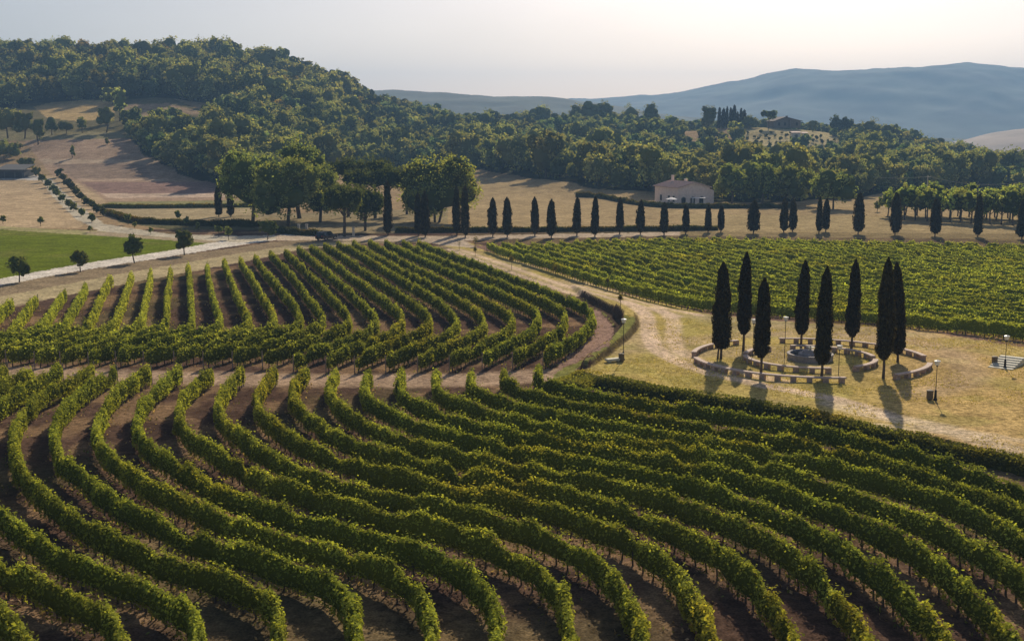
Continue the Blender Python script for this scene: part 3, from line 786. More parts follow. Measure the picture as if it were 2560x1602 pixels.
for i, r in enumerate(NEAR):
    last = len(NEAR) - 1
    lab = 'S-curved green vine row of the nearest block, %s from the left along the dirt track' % ordn(i + 1)
    if i == last: lab = 'S-curved green vine row of the nearest block, running just below the dark bank hedge'
    vine_row(extend(W2(r)), lab, 'curving vine rows of the nearest block', 230, .135, 100 + i, post1=False, br=1.03, wd0=.28, lump=.85)
MID = [
 [(-290,874),(-150,842),(-60,822),(-30,800),(0,772),(30,745)],
 [(-230,874),(-130,852),(-60,838),(0,826),(33,810),(50,788),(73,755),(93,735)],
 [(-170,874),(-60,848),(0,834),(60,820),(103,803),(123,779),(142,749),(162,722)],
 [(-110,874),(-60,862),(0,848),(60,833),(115,819),(160,803),(175,775),(199,739),(215,706)],
 [(-50,876),(0,864),(60,850),(120,836),(175,820),(218,803),(238,765),(255,726),(275,689)],
 [(17,873),(70,862),(130,848),(190,833),(245,818),(282,800),(301,759),(315,719),(328,679)],
 [(88,876),(140,863),(200,847),(260,831),(310,818),(350,799),(361,749),(371,709),(377,673)],
 [(152,876),(210,861),(270,845),(330,829),(380,816),(412,799),(416,745),(421,702),(426,666)],
 [(222,879),(280,861),(340,843),(400,827),(450,813),(478,797),(476,735),(473,692),(470,659)],
 [(291,875),(350,859),(420,839),(480,822),(530,809),(550,795),(541,765),(530,725),(522,690),(517,656)],
 [(361,876),(430,860),(500,841),(560,823),(607,808),(622,793),(608,762),(590,722),(573,683),(560,646)],
 [(437,876),(500,860),(550,845),(600,829),(650,814),(684,798),(684,782),(669,753),(646,716),(619,673),(599,643)],
 [(510,876),(580,858),(640,840),(690,824),(730,810),(750,794),(746,775),(728,745),(695,709),(662,670),(636,636)],
 [(583,876),(640,860),(700,842),(750,824),(790,808),(808,793),(799,771),(766,729),(733,686),(700,650),(675,626)],
 [(659,876),(700,868),(750,850),(799,833),(849,814),(874,795),(866,775),(832,739),(793,698),(750,656),(712,622)],
 [(735,885),(799,862),(849,845),(899,826),(932,808),(940,791),(919,764),(882,728),(832,686),(783,645),(743,614)],
 [(816,888),(866,866),(915,847),(965,826),(998,808),(1007,789),(992,768),(958,742),(899,699),(839,656),(776,611)],
 [(888,888),(948,864),(998,842),(1048,820),(1074,801),(1068,782),(1041,757),(998,728),(932,686),(866,641),(809,607)],
 [(966,887),(1015,868),(1064,849),(1114,828),(1140,807),(1138,788),(1117,764),(1081,737),(1015,699),(948,659),(892,626),(842,602)],
 [(1046,888),(1097,865),(1147,844),(1190,824),(1210,805),(1200,781),(1174,757),(1130,732),(1064,699),(998,666),(932,631),(880,600)],
 [(1125,886),(1180,862),(1230,839),(1270,817),(1280,796),(1268,775),(1230,753),(1180,729),(1114,699),(1048,667),(981,633),(922,599)],
 [(1207,880),(1263,852),(1313,826),(1342,802),(1346,780),(1329,762),(1280,740),(1213,711),(1147,683),(1081,654),(1015,626),(962,599)],
 [(1283,879),(1329,855),(1379,829),(1409,804),(1413,781),(1394,761),(1346,739),(1296,718),(1230,692),(1164,667),(1097,642),(1048,621),(1005,599)],
 [(1359,879),(1400,857),(1440,834),(1470,808),(1482,785),(1466,761),(1428,742),(1379,724),(1329,704),(1263,680),(1197,655),(1130,632),(1081,615),(1044,599)],
]
for i, r in enumerate(MID):
    lab = 'bent vine row of the middle block, %s from the left at the dirt track' % ordn(i + 1)
    if i < 5: lab = 'yellowish vine row running off the left side of the middle block, %s from the left' % ordn(i + 1)
    if i == len(MID) - 1: lab = 'outermost bent vine row of the middle block, beside the grassy path and bank'
    vine_row(W2(r), lab, 'bent vine rows of the middle block', 130, .165, 300 + i, wd0=.27, lump=.8, br=1.3 if i < 8 else 1.12 if i < 12 else 1.0)  # left rows get brighter leaf colour, painting in their side light
# right block: the front row, then rows shifted away from it
N0 = [G(u, v, 1.65) for u, v in [(1215,603),(1264,620),(1314,634),(1364,648),(1413,663),(1463,678),(1513,693),(1562,707),(1628,725),(1695,741),(1779,752),(1915,762),(2006,770),(2097,777),(2189,785),(2280,796),(2371,806),(2462,817),(2553,829),(2700,851),(2850,877)]]
N0 = np.array(N0)
dv0 = N0[0] - N0[3]; dv0 /= np.linalg.norm(dv0)
ext = [N0[0] + dv0 * k for k in (100, 80, 60, 40, 20)]
d1 = N0[-1] - N0[-4]; d1 /= np.linalg.norm(d1)
ext2 = [N0[-1] + d1 * k for k in (8, 20)]
base = np.vstack([ext, N0, ext2])
backU = [1100, 1221, 1422, 1600, 1800, 2000, 2200, 2400, 2560, 3000]; backV = [603, 603, 598, 591, 589, 592, 598, 602, 606, 618]
nk = 0
for k in range(0, 56):
    r = spline(base + np.array([2.18, 1.69]) * k, 1.0)
    uu, _ = proj(r[:, 0], r[:, 1], 1.65)
    vb = np.interp(uu, backU, backV)
    rx, rz = ray(uu, vb)
    yb = (1.65 - H) / rz
    xr = (3050 - CX) / 2990 * r[:, 1]
    ok = (r[:, 1] < yb) & (r[:, 0] < xr)
    r = r[ok]
    if len(r) < 6: continue
    r = r + np.column_stack([(N1(r[:, 0] / 7 + k * 3.1, r[:, 1] / 7, 2) - .5) * .3, (N2(r[:, 0] / 7 + k * 1.7, r[:, 1] / 7, 2) - .5) * .3])
    nk += 1
    lab = 'green vine row of the right-hand block, %s back from the grassy path' % ordn(nk)
    if nk == 1: lab = 'front vine row of the right-hand block, nearest the path and bench circle'
    vine_row(r[::3], lab, 'long vine rows of the right-hand block', 130 if k < 8 else 95, .165 if k < 8 else .2, 500 + k, hh=1.5, post1=False, br=1.4, lump=.6, wd0=.23)

rl = np.random.default_rng(91)
RP = np.vstack(ROWPTS); RP = RP[(RP[:, 1] < 150)]
q_ = RP[rl.integers(0, len(RP), 42000)] + rl.normal(0, .42, (42000, 2))
k_ = N3(q_[:, 0] / 2.3, q_[:, 1] / 2.3, 2) > .47
q_ = q_[k_]; zq = terr(q_[:, 0], q_[:, 1]) + rl.uniform(.02, .16, len(q_))
mb = MB(); b_ = rl.uniform(.55, 1.5, len(q_)); gm = (rl.random(len(q_)) < .4)[:, None]
cards(mb, np.column_stack([q_, zq]), .15, rl, np.where(gm, np.array([[.13, .15, .045]]), np.array([[.36, .26, .16]])) * b_[:, None], up=np.array([[0, 0, .8]]))
tag(mb.obj('weeds', M['weed']), 'dry weeds and fallen leaves along the feet of the vine rows', 'weeds', None, 'stuff')
rg = np.random.default_rng(92)
q_ = np.column_stack([rg.uniform(4, 60, 60000), rg.uniform(70, 125, 60000)])
k_ = pip(q_[:, 0], q_[:, 1], LAWNPOLY) & (N3(q_[:, 0] / 3, q_[:, 1] / 3, 2) > .5); q_ = q_[k_]
mb = MB(); b_ = rg.uniform(.7, 1.25, len(q_))
cards(mb, np.column_stack([q_, terr(q_[:, 0], q_[:, 1]) + .03]), .10, rg, np.array([[.40, .33, .11]]) * b_[:, None], up=np.array([[0, 0, .6]]))
tag(mb.obj('grass', M['weed']), 'dry grass tufts on the lawn round the bench circle', 'grass', None, 'stuff')
# ------------------------------------------------------------------ hedges
def hedge(name, path, label, cat, width, height, seed, dens=60, leaf=.16, mat='hedge', br=1.0, group=None, amp=.15, zabs=None):
    rng = np.random.default_rng(seed)
    p = spline(path, .4)
    d = np.gradient(p, axis=0); d /= np.linalg.norm(d, axis=1)[:, None]
    nrm = np.column_stack([-d[:, 1], d[:, 0]]); s = np.r_[0, np.cumsum(np.hypot(*np.diff(p, axis=0).T))]; L = s[-1]
    zg = terr(p[:, 0], p[:, 1]) if zabs is None else np.full(len(p), zabs)
    hh = height * (1 + amp * (N2(p[:, 0] / 1.7 + seed, p[:, 1] / 1.7, 3) - .5) * 4)
    ww = width * (1 + amp * (N1(p[:, 0] / 2.2 + seed, p[:, 1] / 2.2, 3) - .5) * 2)
    O = np.array([p[0, 0], p[0, 1], zg[0]])
    th = np.linspace(0, np.pi, 8); ct = np.sign(np.cos(th)) * np.abs(np.cos(th)) ** .6; st = np.sin(th) ** .6
    edge = np.minimum(1, np.minimum(s, L - s) / .5 + .3)
    jit = rng.uniform(.86, .98, (len(p), 8))
    Wd = (ww * edge)[:, None] * .5 * jit * ct[None]; Zh = zg[:, None] - .15 + (hh * edge + .15)[:, None] * jit * st[None]
    Vc = np.stack([p[:, 0:1] + nrm[:, 0:1] * Wd, p[:, 1:2] + nrm[:, 1:2] * Wd, Zh], -1)
    n = len(p); i = np.arange(n - 1)[:, None] * 8; k = np.arange(7)[None]
    q = np.stack([i + k, i + k + 1, i + 8 + k + 1, i + 8 + k], -1).reshape(-1, 4)
    q = np.vstack([q, [[0, 1, 6, 7], [1, 2, 5, 6], [2, 3, 4, 5]], (n - 1) * 8 + np.array([[7, 6, 1, 0], [6, 5, 2, 1], [5, 4, 3, 2]])])
    mb = MB(); mb.add(Vc.reshape(-1, 3) - O, q, c=(.6 * br, .6 * br, .55 * br))
    nl = int(L * dens); sl = rng.uniform(0, L, nl); f = lambda a: np.interp(sl, s, a)
    an = rng.uniform(0, np.pi, nl); ca = np.sign(np.cos(an)) * np.abs(np.cos(an)) ** .6; sa = np.sin(an) ** .6
    rr = rng.uniform(.9, 1.08, nl); wx = f(ww) * .5 * ca * rr
    Pp = np.column_stack([f(p[:, 0]) + f(nrm[:, 0]) * wx, f(p[:, 1]) + f(nrm[:, 1]) * wx, f(zg) + f(hh) * sa * rr]) - O
    b = np.clip(rng.normal(1, .25, nl), .4, 1.8) * br
    pt = sstep((N3(f(p[:, 0]) / 5, f(p[:, 1]) / 5, 2) - .5) / .2)
    col = np.column_stack([b * (1 + .35 * pt), b, b * (1 - .2 * pt)])
    cards(mb, Pp, leaf, rng, col, bias=np.column_stack([f(nrm[:, 0]) * ca, f(nrm[:, 1]) * ca, sa]) * .9)
    o = mb.obj(name, M[mat], None, tuple(O))
    return tag(o, label, cat, group)

hedge('bank_hedge', [G(u, v, .5) for u, v in [(1500, 948), (1560, 962), (1620, 976), (1680, 984), (1733, 992), (1780, 998), (1847, 1010), (1915, 1022), (1984, 1034), (2052, 1049), (2143, 1072), (2234, 1090), (2325, 1107), (2416, 1130), (2553, 1160), (2800, 1240), (3300, 1440)]],
      'long dark low hedge on the bank between the lawn and the nearest vines', 'hedge', 1.7, .92, 41, 240, .15, br=1.05, amp=.13, zabs=.02)
hedge('ground_cover_shrubs', [G(u, v, .6) for u, v in [(1418, 958), (1440, 946), (1475, 936), (1510, 930), (1545, 934), (1580, 952)]],
      'mass of trimmed green shrubs covering the corner slope below the lawn', 'shrubs', 3.0, .62, 42, 420, .15, br=1.7, amp=.2, zabs=.05)
hedge('roadside_hedge', [PD(u, y)[:2] for u, y in [(985, 238), (1100, 238), (1250, 239), (1400, 240), (1550, 241), (1700, 242), (1800, 243)]],
      'low clipped hedge along the road behind the cypress row', 'hedge', 1.2, 1.0, 43, 70, .25, br=.8)
hedge('terrace_hedge', [PD(u, y)[:2] for u, y in [(1440, 352), (1500, 345), (1560, 330), (1610, 318), (1680, 309), (1760, 307), (1900, 308), (1990, 308)]],
      'long dark hedge in front of the peach farmhouse', 'hedge', 1.4, 1.25, 44, 70, .28, mat='hedge', br=.6, amp=.25)
hedge('field_hedge', [P(u, v)[:2] for u, v in [(255, 519), (340, 521), (450, 520), (560, 519), (660, 517)]],
      'low straight hedge across the tan field left of the grove', 'hedge', 1.4, 1.1, 45, 60, .25, br=1.2)
hedge('lane_hedge', [P(u, v)[:2] for u, v in [(270, 536), (310, 549), (350, 558), (440, 562), (540, 565), (650, 567)]],
      'dark low hedge curving along the back of the pale lane', 'hedge', 1.6, 1.3, 46, 60, .25, br=.65)
hedge('wall_hedge', [PD(u, y)[:2] for u, y in [(678, 238), (720, 234), (775, 232), (800, 231)]],
      'short dark hedge beside the road left of the dark car', 'hedge', 1.2, 1.2, 47, 80, .22, br=.6)

# ------------------------------------------------------------------ cypresses
def cypress_parts(hgt, wid, seed, trunk_h, n=2600, size=.2, fork=False):
    rng = np.random.default_rng(seed)
    H0, H1 = trunk_h, hgt
    def rad(t):     # t 0..1 from crown bottom to the tip
        return wid * .5 * (np.minimum(1, (t / .10 + .12)) ** .6) * (1 - np.clip((t - .25) / .75, 0, 1) ** 2.2 * .68) * (1 - np.clip((t - .90) / .10, 0, 1) ** 1.5 * .9)
    mb = MB()
    t = np.linspace(0, 1, 34); th = np.arange(12) / 12 * 2 * np.pi
    lum = 1 + (Noise2(seed)(t[:, None] * 9, th[None] * 1.1, 3) - .5) * .6
    R = rad(t)[:, None] * .88 * lum
    Lx = (N1(t * 3 + seed, t, 2) - .5) * .12 * wid
    V = np.stack([R * np.cos(th) + Lx[:, None], R * np.sin(th), np.repeat((H0 + (H1 - H0) * t * .985)[:, None], 12, 1)], -1)
    i = np.arange(33)[:, None] * 12; k = np.arange(12)[None]
    q = np.stack([i + k, i + (k + 1) % 12, i + 12 + (k + 1) % 12, i + 12 + k], -1).reshape(-1, 4)
    tr = [[0, b + 1, b] for b in range(1, 11)]
    mb.add(V.reshape(-1, 3), q, tr, c=(.6, .6, .6))
    tt_ = rng.random(n) ** .9; a = rng.uniform(0, 2 * np.pi, n)
    lm = 1 + (Noise2(seed)(tt_ * 9, a * 1.1, 3) - .5) * .6
    rr = rad(tt_) * lm * rng.uniform(.88, 1.16, n)
    Pp = np.column_stack([rr * np.cos(a) + np.interp(tt_, t, Lx), rr * np.sin(a), H0 + (H1 - H0) * tt_])
    if fork:
        kf = rng.random(n) < .08
        Pp[kf] = np.column_stack([rng.normal(-.36 * wid * 1.5, .10, kf.sum()), rng.normal(0, .1, kf.sum()), H0 + (H1 - H0) * rng.uniform(.25, .68, kf.sum())])
    b = np.clip(rng.normal(1, .3, n), .4, 2)
    cards(mb, Pp, size, rng, np.column_stack([b * 1.05, b, b * .95]), up=np.array([[0, 0, 1.6]]), bias=np.column_stack([np.cos(a), np.sin(a), 0 * a]) * 1.2, aspect=1.8)
    tk = MB(); tube(tk, [[0, 0, -.2], [.02, 0, H0 * .6], [0, 0, H0 + (H1 - H0) * .25]], [.14, .11, .07], 8)
    return mb, tk
def cypress(x, y, z, hgt, wid, label, seed, trunk_h, group, n=2600, size=.2, fork=False, lean=0, twin=False):
    r = empty('cypress', (x, y, z), label, 'cypress', group, rz=0)
    mb, tk = cypress_parts(hgt, wid, seed, trunk_h, n, size, fork)
    mb.obj('crown', M['cypress'], r); tk.obj('trunk', M['bark'], r)
    if twin:
        t2 = MB(); tube(t2, [[-.28, 0, -.2], [-.25, 0, trunk_h * .6], [-.1, 0, trunk_h + .8]], [.10, .08, .05], 8); t2.obj('trunk', M['bark'], r)
    r.rotation_euler = (0, math.radians(lean), 0)
    return r
CIRC = [
 (1802, 897, 657, 872, 40, 'broad cypress with two stems at the left edge of the bench circle', 0, True),
 (1858, 878, 632, 835, 30, 'tall slim cypress behind the left side of the bench circle', 0, False),
 (1902, 941, 696, 893, 34, 'shortest circle cypress, rising between the two left bench arcs', 0, False),
 (2002, 867, 652, 835, 29, 'slim cypress at the back of the circle, behind the fountain', .6, False),
 (2054, 941, 667, 910, 35, 'front cypress of the circle, just right of the fountain', .6, False),
 (2128, 874, 650, 842, 29, 'slim cypress at the back right of the bench circle', .8, False),
 (2208, 946, 645, 898, 38, 'tallest circle cypress, at the front right between the bench arcs', -.2, False),
 (2244, 905, 657, 884, 34, 'cypress partly hidden behind the tallest one of the circle', -3.2, False)]
for i, (u, vb, vt, vc, wpx, lab, lean, twin) in enumerate(CIRC):
    x, y, z = P(u, vb)
    h = htop(y, z, vt); ct = htop(y, z, vc)
    cypress(x, y, z, h, wpx / F * y * 1.02, lab, 60 + i, max(.5, ct), 'cypresses of the bench circle', 4200, .15, lean=lean, twin=twin)
ROW = [(970, 455, 588, 21), (1046, 482, 590, 16), (1063, 480, 593, 22), (1142, 466, 588, 18), (1163, 466, 593, 20), (1232, 496, 591, 20), (1268, 495, 593, 21), (1337, 494, 589, 18), (1378, 500, 595, 21), (1442, 494, 589, 18), (1487, 493, 592, 18), (1549, 494, 586, 17), (1601, 502, 586, 18), (1660, 507, 588, 19), (1714, 513, 585, 16), (1770, 514, 581, 14), (1802, 514, 581, 14), (1883, 503, 584, 28), (1959, 498, 582, 18), (1981, 500, 580, 17), (2047, 493, 584, 13), (2064, 498, 580, 17), (2145, 482, 586, 26), (2237, 482, 588, 25), (2337, 498, 591, 24), (2444, 488, 593, 19), (2554, 498, 599, 24)]
for i, (u, vt, vb, wpx) in enumerate(ROW):
    x, y, z = P(u, vb)
    lab = 'dark clipped cypress of the long roadside row, %s from the left' % ordn(i + 1)
    if i == 17: lab = 'widest cypress of the roadside row, right of the peach farmhouse'
    if i == len(ROW) - 1: lab = 'roadside row cypress cut off by the right edge of the photo'
    if i == 12: lab = 'roadside row cypress with a forked side shoot, left of the peach farmhouse'
    cypress(x, y, z, htop(y, z, vt), wpx / F * y, lab, 80 + i, .55, 'cypresses in a row along the road', 900, .32, fork=(i in (5, 12)))
for (u, vt, vb, wpx, lab) in [(547, 462, 542, 17, 'left one of two lone cypresses on the dry grass left of the grove'), (577, 474, 542, 15, 'right one of two lone cypresses on the dry grass left of the grove')]:
    x, y, z = P(u, vb); cypress(x, y, z, htop(y, z, vt), wpx / F * y, lab, 120 + u, .5, 'pair of cypresses by the grove', 700, .35)
for i, (u, vt) in enumerate([(1795, 273), (1805, 275), (1814, 271), (1823, 273), (1832, 267), (1840, 284), (1849, 276), (1857, 279)]):
    x, y, z = PD(u, 645 + (i % 3) * 4)
    cypress(x, y, z, htop(y, z, vt - 3), (11 if i in (1, 4, 7) else 8) / F * y, 'thin cypress of the hilltop cluster, %s from the left' % ordn(i + 1), 140 + i, .5, 'cypress cluster on the hilltop', 260, .8)

# ------------------------------------------------------------------ broadleaf trees, pines
def limbs(mb, h, spread, rng, r0, n=6, start=.25):
    tube(mb, [[0, 0, -.3], [rng.normal(0, .03 * h), 0, h * .3], [0, rng.normal(0, .03 * h), h * .62], [0, 0, h * .8]], [r0, r0 * .8, r0 * .45, r0 * .15], 8)
    for k in range(n):
        a = 2 * math.pi * (k + rng.random() * .6) / n; zs = h * (start + rng.random() * .25)
        e = np.array([math.cos(a) * spread * .75, math.sin(a) * spread * .75, zs + h * rng.uniform(.18, .4)])
        m_ = np.array([math.cos(a) * spread * .3, math.sin(a) * spread * .3, zs + h * .1])
        tube(mb, [[0, 0, zs - .1], m_, e], [r0 * .5, r0 * .32, r0 * .1], 5)
def round_tree(name, loc, hgt, wid, label, seed, mat='oak', n=3000, leaf=.42, trunk=.22, group=None, cat='tree', br=1.0, lobes=11, multi=1, flatc=1.0):
    rng = np.random.default_rng(seed)
    r = empty(name, loc, label, cat, group)
    R = wid / 2; zc0 = hgt * trunk; ch = hgt - zc0
    B = [[0, 0, zc0 + ch * .52, R * .72, R * .72, ch * .42]]
    for k in range(lobes):
        a = rng.uniform(0, 2 * math.pi); zz = rng.uniform(.12, .9); rr_ = math.sqrt(max(.05, 1 - (2 * zz - 1) ** 2 * .9)) * R * .60
        s = R * rng.uniform(.30, .46)
        B.append([math.cos(a) * rr_, math.sin(a) * rr_, zc0 + ch * (.08 + .80 * zz), s, s, s * .85])
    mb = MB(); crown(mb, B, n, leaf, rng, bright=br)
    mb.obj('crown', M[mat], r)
    for k in range(multi):
        tk = MB(); limbs(tk, hgt, R, rng, .026 * hgt / math.sqrt(multi))
        o = tk.obj('trunk', M['bark'], r)
        if multi > 1: o.location = ((k - (multi - 1) / 2) * .9, 0, 0); o.rotation_euler = (0, math.radians((k - (multi - 1) / 2) * 9), 0)
    return r
def umbrella_pine(loc, hgt, wid, thick, label, seed, n=2200, leaf=.38, group='umbrella pines of the grove'):
    rng = np.random.default_rng(seed)
    r = empty('umbrella_pine', loc, label, 'pine tree', group)
    R = wid / 2; B = [[0, 0, hgt - thick * .55, R * .8, R * .8, thick * .42]]
    for k in range(9):
        a = 2 * math.pi * k / 9 + rng.random() * .5; q = R * rng.uniform(.45, .72); s = R * rng.uniform(.25, .38)
        B.append([math.cos(a) * q, math.sin(a) * q, hgt - thick * (.5 + .15 * rng.random()), s, s, thick * .3])
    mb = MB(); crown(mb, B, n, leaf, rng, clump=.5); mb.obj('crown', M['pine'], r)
    tk = MB(); r0 = .022 * hgt + .06
    tube(tk, [[0, 0, -.3], [.1, 0, hgt * .35], [0, .1, hgt - thick * .7]], [r0, r0 * .8, r0 * .5], 8)
    for k in range(6):
        a = 2 * math.pi * (k + rng.random() * .5) / 6
        tube(tk, [[0, 0, hgt - thick * 1.1], [math.cos(a) * R * .3, math.sin(a) * R * .3, hgt - thick * .8], [math.cos(a) * R * .65, math.sin(a) * R * .65, hgt - thick * .5]], [r0 * .4, r0 * .3, r0 * .12], 5)
    tk.obj('trunk', M['bark'], r)
    return r
def placed(u, vb, vt, u0, u1):
    x, y, z = P(u, vb)
    xc = ((u0 + u1) / 2 - CX) / ray(0, (vb + vt) / 2)[0] if False else x
    return (x, y, z), htop(y, z, vt), (u1 - u0) / F * y
GROVE = [
 (632, 553, 376, 556, 708, 'oak', 1.25, 'light green oak at the left end of the grove', .12, 4200),
 (719, 566, 398, 635, 800, 'oak', .95, 'dark broad oak in the front of the grove, over the road', .14, 4600),
 (749, 546, 338, 690, 808, 'oak', 1.35, 'tallest pale green tree of the grove', .15, 4200),
 (800, 556, 408, 742, 858, 'oak', 1.15, 'green oak between the tall pale tree and the umbrella pines', .16, 3200),
 (1092, 556, 388, 990, 1174, 'poplar', 1.25, 'big round willowy tree with a forked trunk behind the cypress row', .17, 6500)]
for (u, vb, vt, u0, u1, mt, br, lab, tr, n) in GROVE:
    loc, h, wd = placed(u, vb, vt, u0, u1)
    round_tree('grove_tree', loc, h * 1.03, wd * 1.16, lab, 200 + u, mt, int(n * 1.5), .40, tr * .5, 'broadleaf trees of the grove', br=br, lobes=15, multi=2 if u == 1092 else 1)
for (u, vb, vt, u0, u1, th, lab) in [
 (861, 592, 446, 806, 908, 75, 'nearest umbrella pine with a bare grey trunk at the roadside'),
 (913, 577, 452, 868, 958, 80, 'umbrella pine right of the roadside one, drooping on its right side'),
 (871, 542, 388, 828, 925, 50, 'umbrella pine at the back of the grove, left of the tallest back pine'),
 (938, 545, 384, 893, 985, 70, 'tallest umbrella pine at the back of the grove'),
 (903, 550, 415, 850, 940, 50, 'umbrella pine in the middle of the grove, half hidden by two others'),
 (973, 548, 405, 935, 1015, 60, 'umbrella pine touching the left side of the big willowy tree'),
 (1017, 536, 412, 985, 1062, 60, 'slim-trunked pine behind the big willowy tree')]:
    loc, h, wd = placed(u, vb, vt, u0, u1)
    umbrella_pine(loc, h, wd * 1.12, 1.15 * th / F * loc[1], lab, 240 + u)
# roadside and lane trees
for i, (u, vb, vt, wpx, lab) in enumerate([
 (48, 706, 636, 62, 'round dark young tree by the road at the left edge'),
 (201, 680, 624, 48, 'small dark young tree by the road, second from the left edge'),
 (337, 658, 586, 56, 'dark young tree with an uneven crown in front of the green field'),
 (461, 638, 576, 54, 'dark round young tree by the road at the right end of the green field'),
 (669, 600, 550, 50, 'dark brownish bushy tree where the pale roads meet')]):
    loc, h, wd = placed(u, vb, vt, u - wpx / 2, u + wpx / 2)
    round_tree('young_tree', loc, h, wd, lab, 270 + i, 'oak', 1800, .26, .22, 'young trees along the gravel road', br=.5, lobes=9)
for i, (u, vb, r, lab) in enumerate([(547, 592, 22, 'small sparse shrub at the lane, left one of two'), (572, 600, 26, 'low pale shrub at the roadside near the road junction'), (320, 562, 22, 'pale small tree on the verge of the lane'), (445, 556, 22, 'rusty small tree above the lane hedge, left one of a pair'), (466, 568, 20, 'small dark tree above the lane, right one of a pair'), (495, 577, 16, 'tiny tree on the lane edge with a pale top'), (377, 586, 14, 'tiny bare tree on the near side of the lane'), (225, 582, 15, 'tiny tree at the corner of the green field and the lane'), (102, 566, 18, 'small dark tree at the near edge of the tan field'), (8, 562, 18, 'small dark tree on the tan field at the left photo edge'), (337, 572, 13, 'tiny shrub on the lane verge below the pale small tree')]):
    x, y, z = P(u, vb); wd = r / F * y
    round_tree('small_tree', (x, y, z), wd * 1.35, wd, lab, 290 + i, 'oak', 320, .28, .28, 'small trees scattered along the lane', br=1.0, lobes=5)
for i, (u, v) in enumerate([(106, 456), (119, 469), (134, 482), (143, 494), (156, 506), (172, 520), (184, 528), (203, 541), (229, 556)]):
    x, y, z = P(u, v); wd = 24 / F * y
    round_tree('ball_shrub', (x, y, z), wd * .95, wd, 'clipped ball shrub on the field side of the lane, %s from the top' % ordn(i + 1), 310 + i, 'oak', 420, .28, .08, 'ball shrubs lining the lane', 'shrub', .8, 5)
for i, (u, v) in enumerate([(147, 444), (158, 455), (170, 468), (180, 479), (191, 491), (204, 503), (216, 514), (230, 523), (243, 532), (258, 541)]):
    x, y, z = P(u, v); wd = 27 / F * y
    round_tree('hedge_shrub', (x, y, z), wd * .9, wd, 'rough hedge shrub on the hill side of the lane, %s from the top' % ordn(i + 1), 330 + i, 'hedge', 420, .3, .05, 'shrubs of the lane hedge', 'shrub', .85, 5)
# saplings beside the path
SAP = [(1189, 616, 592, 14, 'young sapling with red-brown leaves where path and road meet'), (1148, 626, 600, 14, 'thin bare sapling at the end of the middle block'), (1188, 642, 616, 9, 'thin sapling on the path verge, left of the junction row'), (1279, 674, 636, 12, 'sapling casting a small shadow on the upper path'), (1388, 690, 662, 12, 'pale thin sapling on the far side of the path'), (1458, 715, 695, 9, 'very faint bare sapling halfway down the path'), (1551, 770, 734, 12, 'brown-leaved sapling at the top of the lawn bank'), (1519, 727, 690, 7, 'thin dark sapling in front of the right-hand vines')]
for i, (u, vb, vt, wpx, lab) in enumerate(SAP):
    x, y, z = P(u, vb); h = htop(y, z, vt); rng = np.random.default_rng(400 + i)
    r = empty('sapling', (x, y, z), lab, 'sapling', 'saplings along the path')
    tk = MB(); tube(tk, [[0, 0, -.1], [.02, 0, h * .6], [.03, .02, h * .95]], [.035, .025, .012], 5)
    for k in range(6):
        a = k * 2.4; e = wpx / F * y * .5; tube(tk, [[0, 0, h * (.5 + .05 * k)], [math.cos(a) * e * .8, math.sin(a) * e * .8, h * (.72 + .05 * k)]], [.014, .006], 4)
    tk.obj('trunk', M['bark'], r)
    mb = MB(); nl = 50 if 'bare' in lab or 'faint' in lab else 260
    Pp = rng.normal(0, 1, (nl, 3)) * np.array([.26, .26, .3]) * wpx / F * y + np.array([0, 0, h * .72])
    b = rng.uniform(.5, 1.1, nl); cards(mb, Pp, .13, rng, np.column_stack([b * 1.1, b, b]), bias=0)
    mb.obj('crown', M['hedge'], r)

# plantation of young trees on the right
PL = []
rngp = np.random.default_rng(7)
for row, (v0, v1, ua, ub, nn) in enumerate([(549, 568, 2235, 2620, 15), (543, 556, 2225, 2640, 15), (538, 548, 2230, 2650, 14)]):
    for k in range(nn):
        t = k / (nn - 1); u = ua + (ub - ua) * t + rngp.normal(0, 4)
        PL.append((u, v0 + (v1 - v0) * t + rngp.normal(0, .6), row))
for i, (u, v, row) in enumerate(PL):
    rk = 1 + sum(1 for q_ in PL if q_[2] == row and q_[0] < u)
    x, y, z = P(u, v); h = rngp.uniform(6.6, 8.2) * (1 if row else .95) * (0.8 if u < 2260 else 1)
    round_tree('plantation_tree', (x, y, z), h, h * .78, 'thin-trunked young tree in the %s row of the plantation, %s from the left' % (('front', 'middle', 'back')[row], ordn(rk)), 420 + i, 'poplar', 800, .42, .30, 'plantation trees, %s row' % ('front', 'middle', 'back')[row], br=(1.3 + .6 * rngp.random()), lobes=7)
# edge trees right of the farmhouse
for i, (u, vb, vt, wpx, lab) in enumerate([
 (2083, 523, 424, 122, 'large spreading oak standing free on the tan field, right of the farmhouse'),
 (1990, 513, 408, 115, 'large green oak on the wood edge, left of the free-standing oak'),
 (1905, 511, 404, 110, 'large green oak on the wood edge, second right of the farmhouse'),
 (1830, 509, 408, 95, 'large green oak on the wood edge just right of the farmhouse'),
 (2250, 537, 492, 30, 'small round tree at the left end of the plantation'),
 (2192, 530, 502, 14, 'tiny young tree alone on the tan field')]):
    loc, h, wd = placed(u, vb, vt, u - wpx / 2, u + wpx / 2)
    round_tree('field_oak', loc, h, wd, lab, 500 + i, 'oak', 3000 if wpx > 50 else 500, .5, .13, 'oaks at the edge of the tan field', br=1.1, lobes=13)

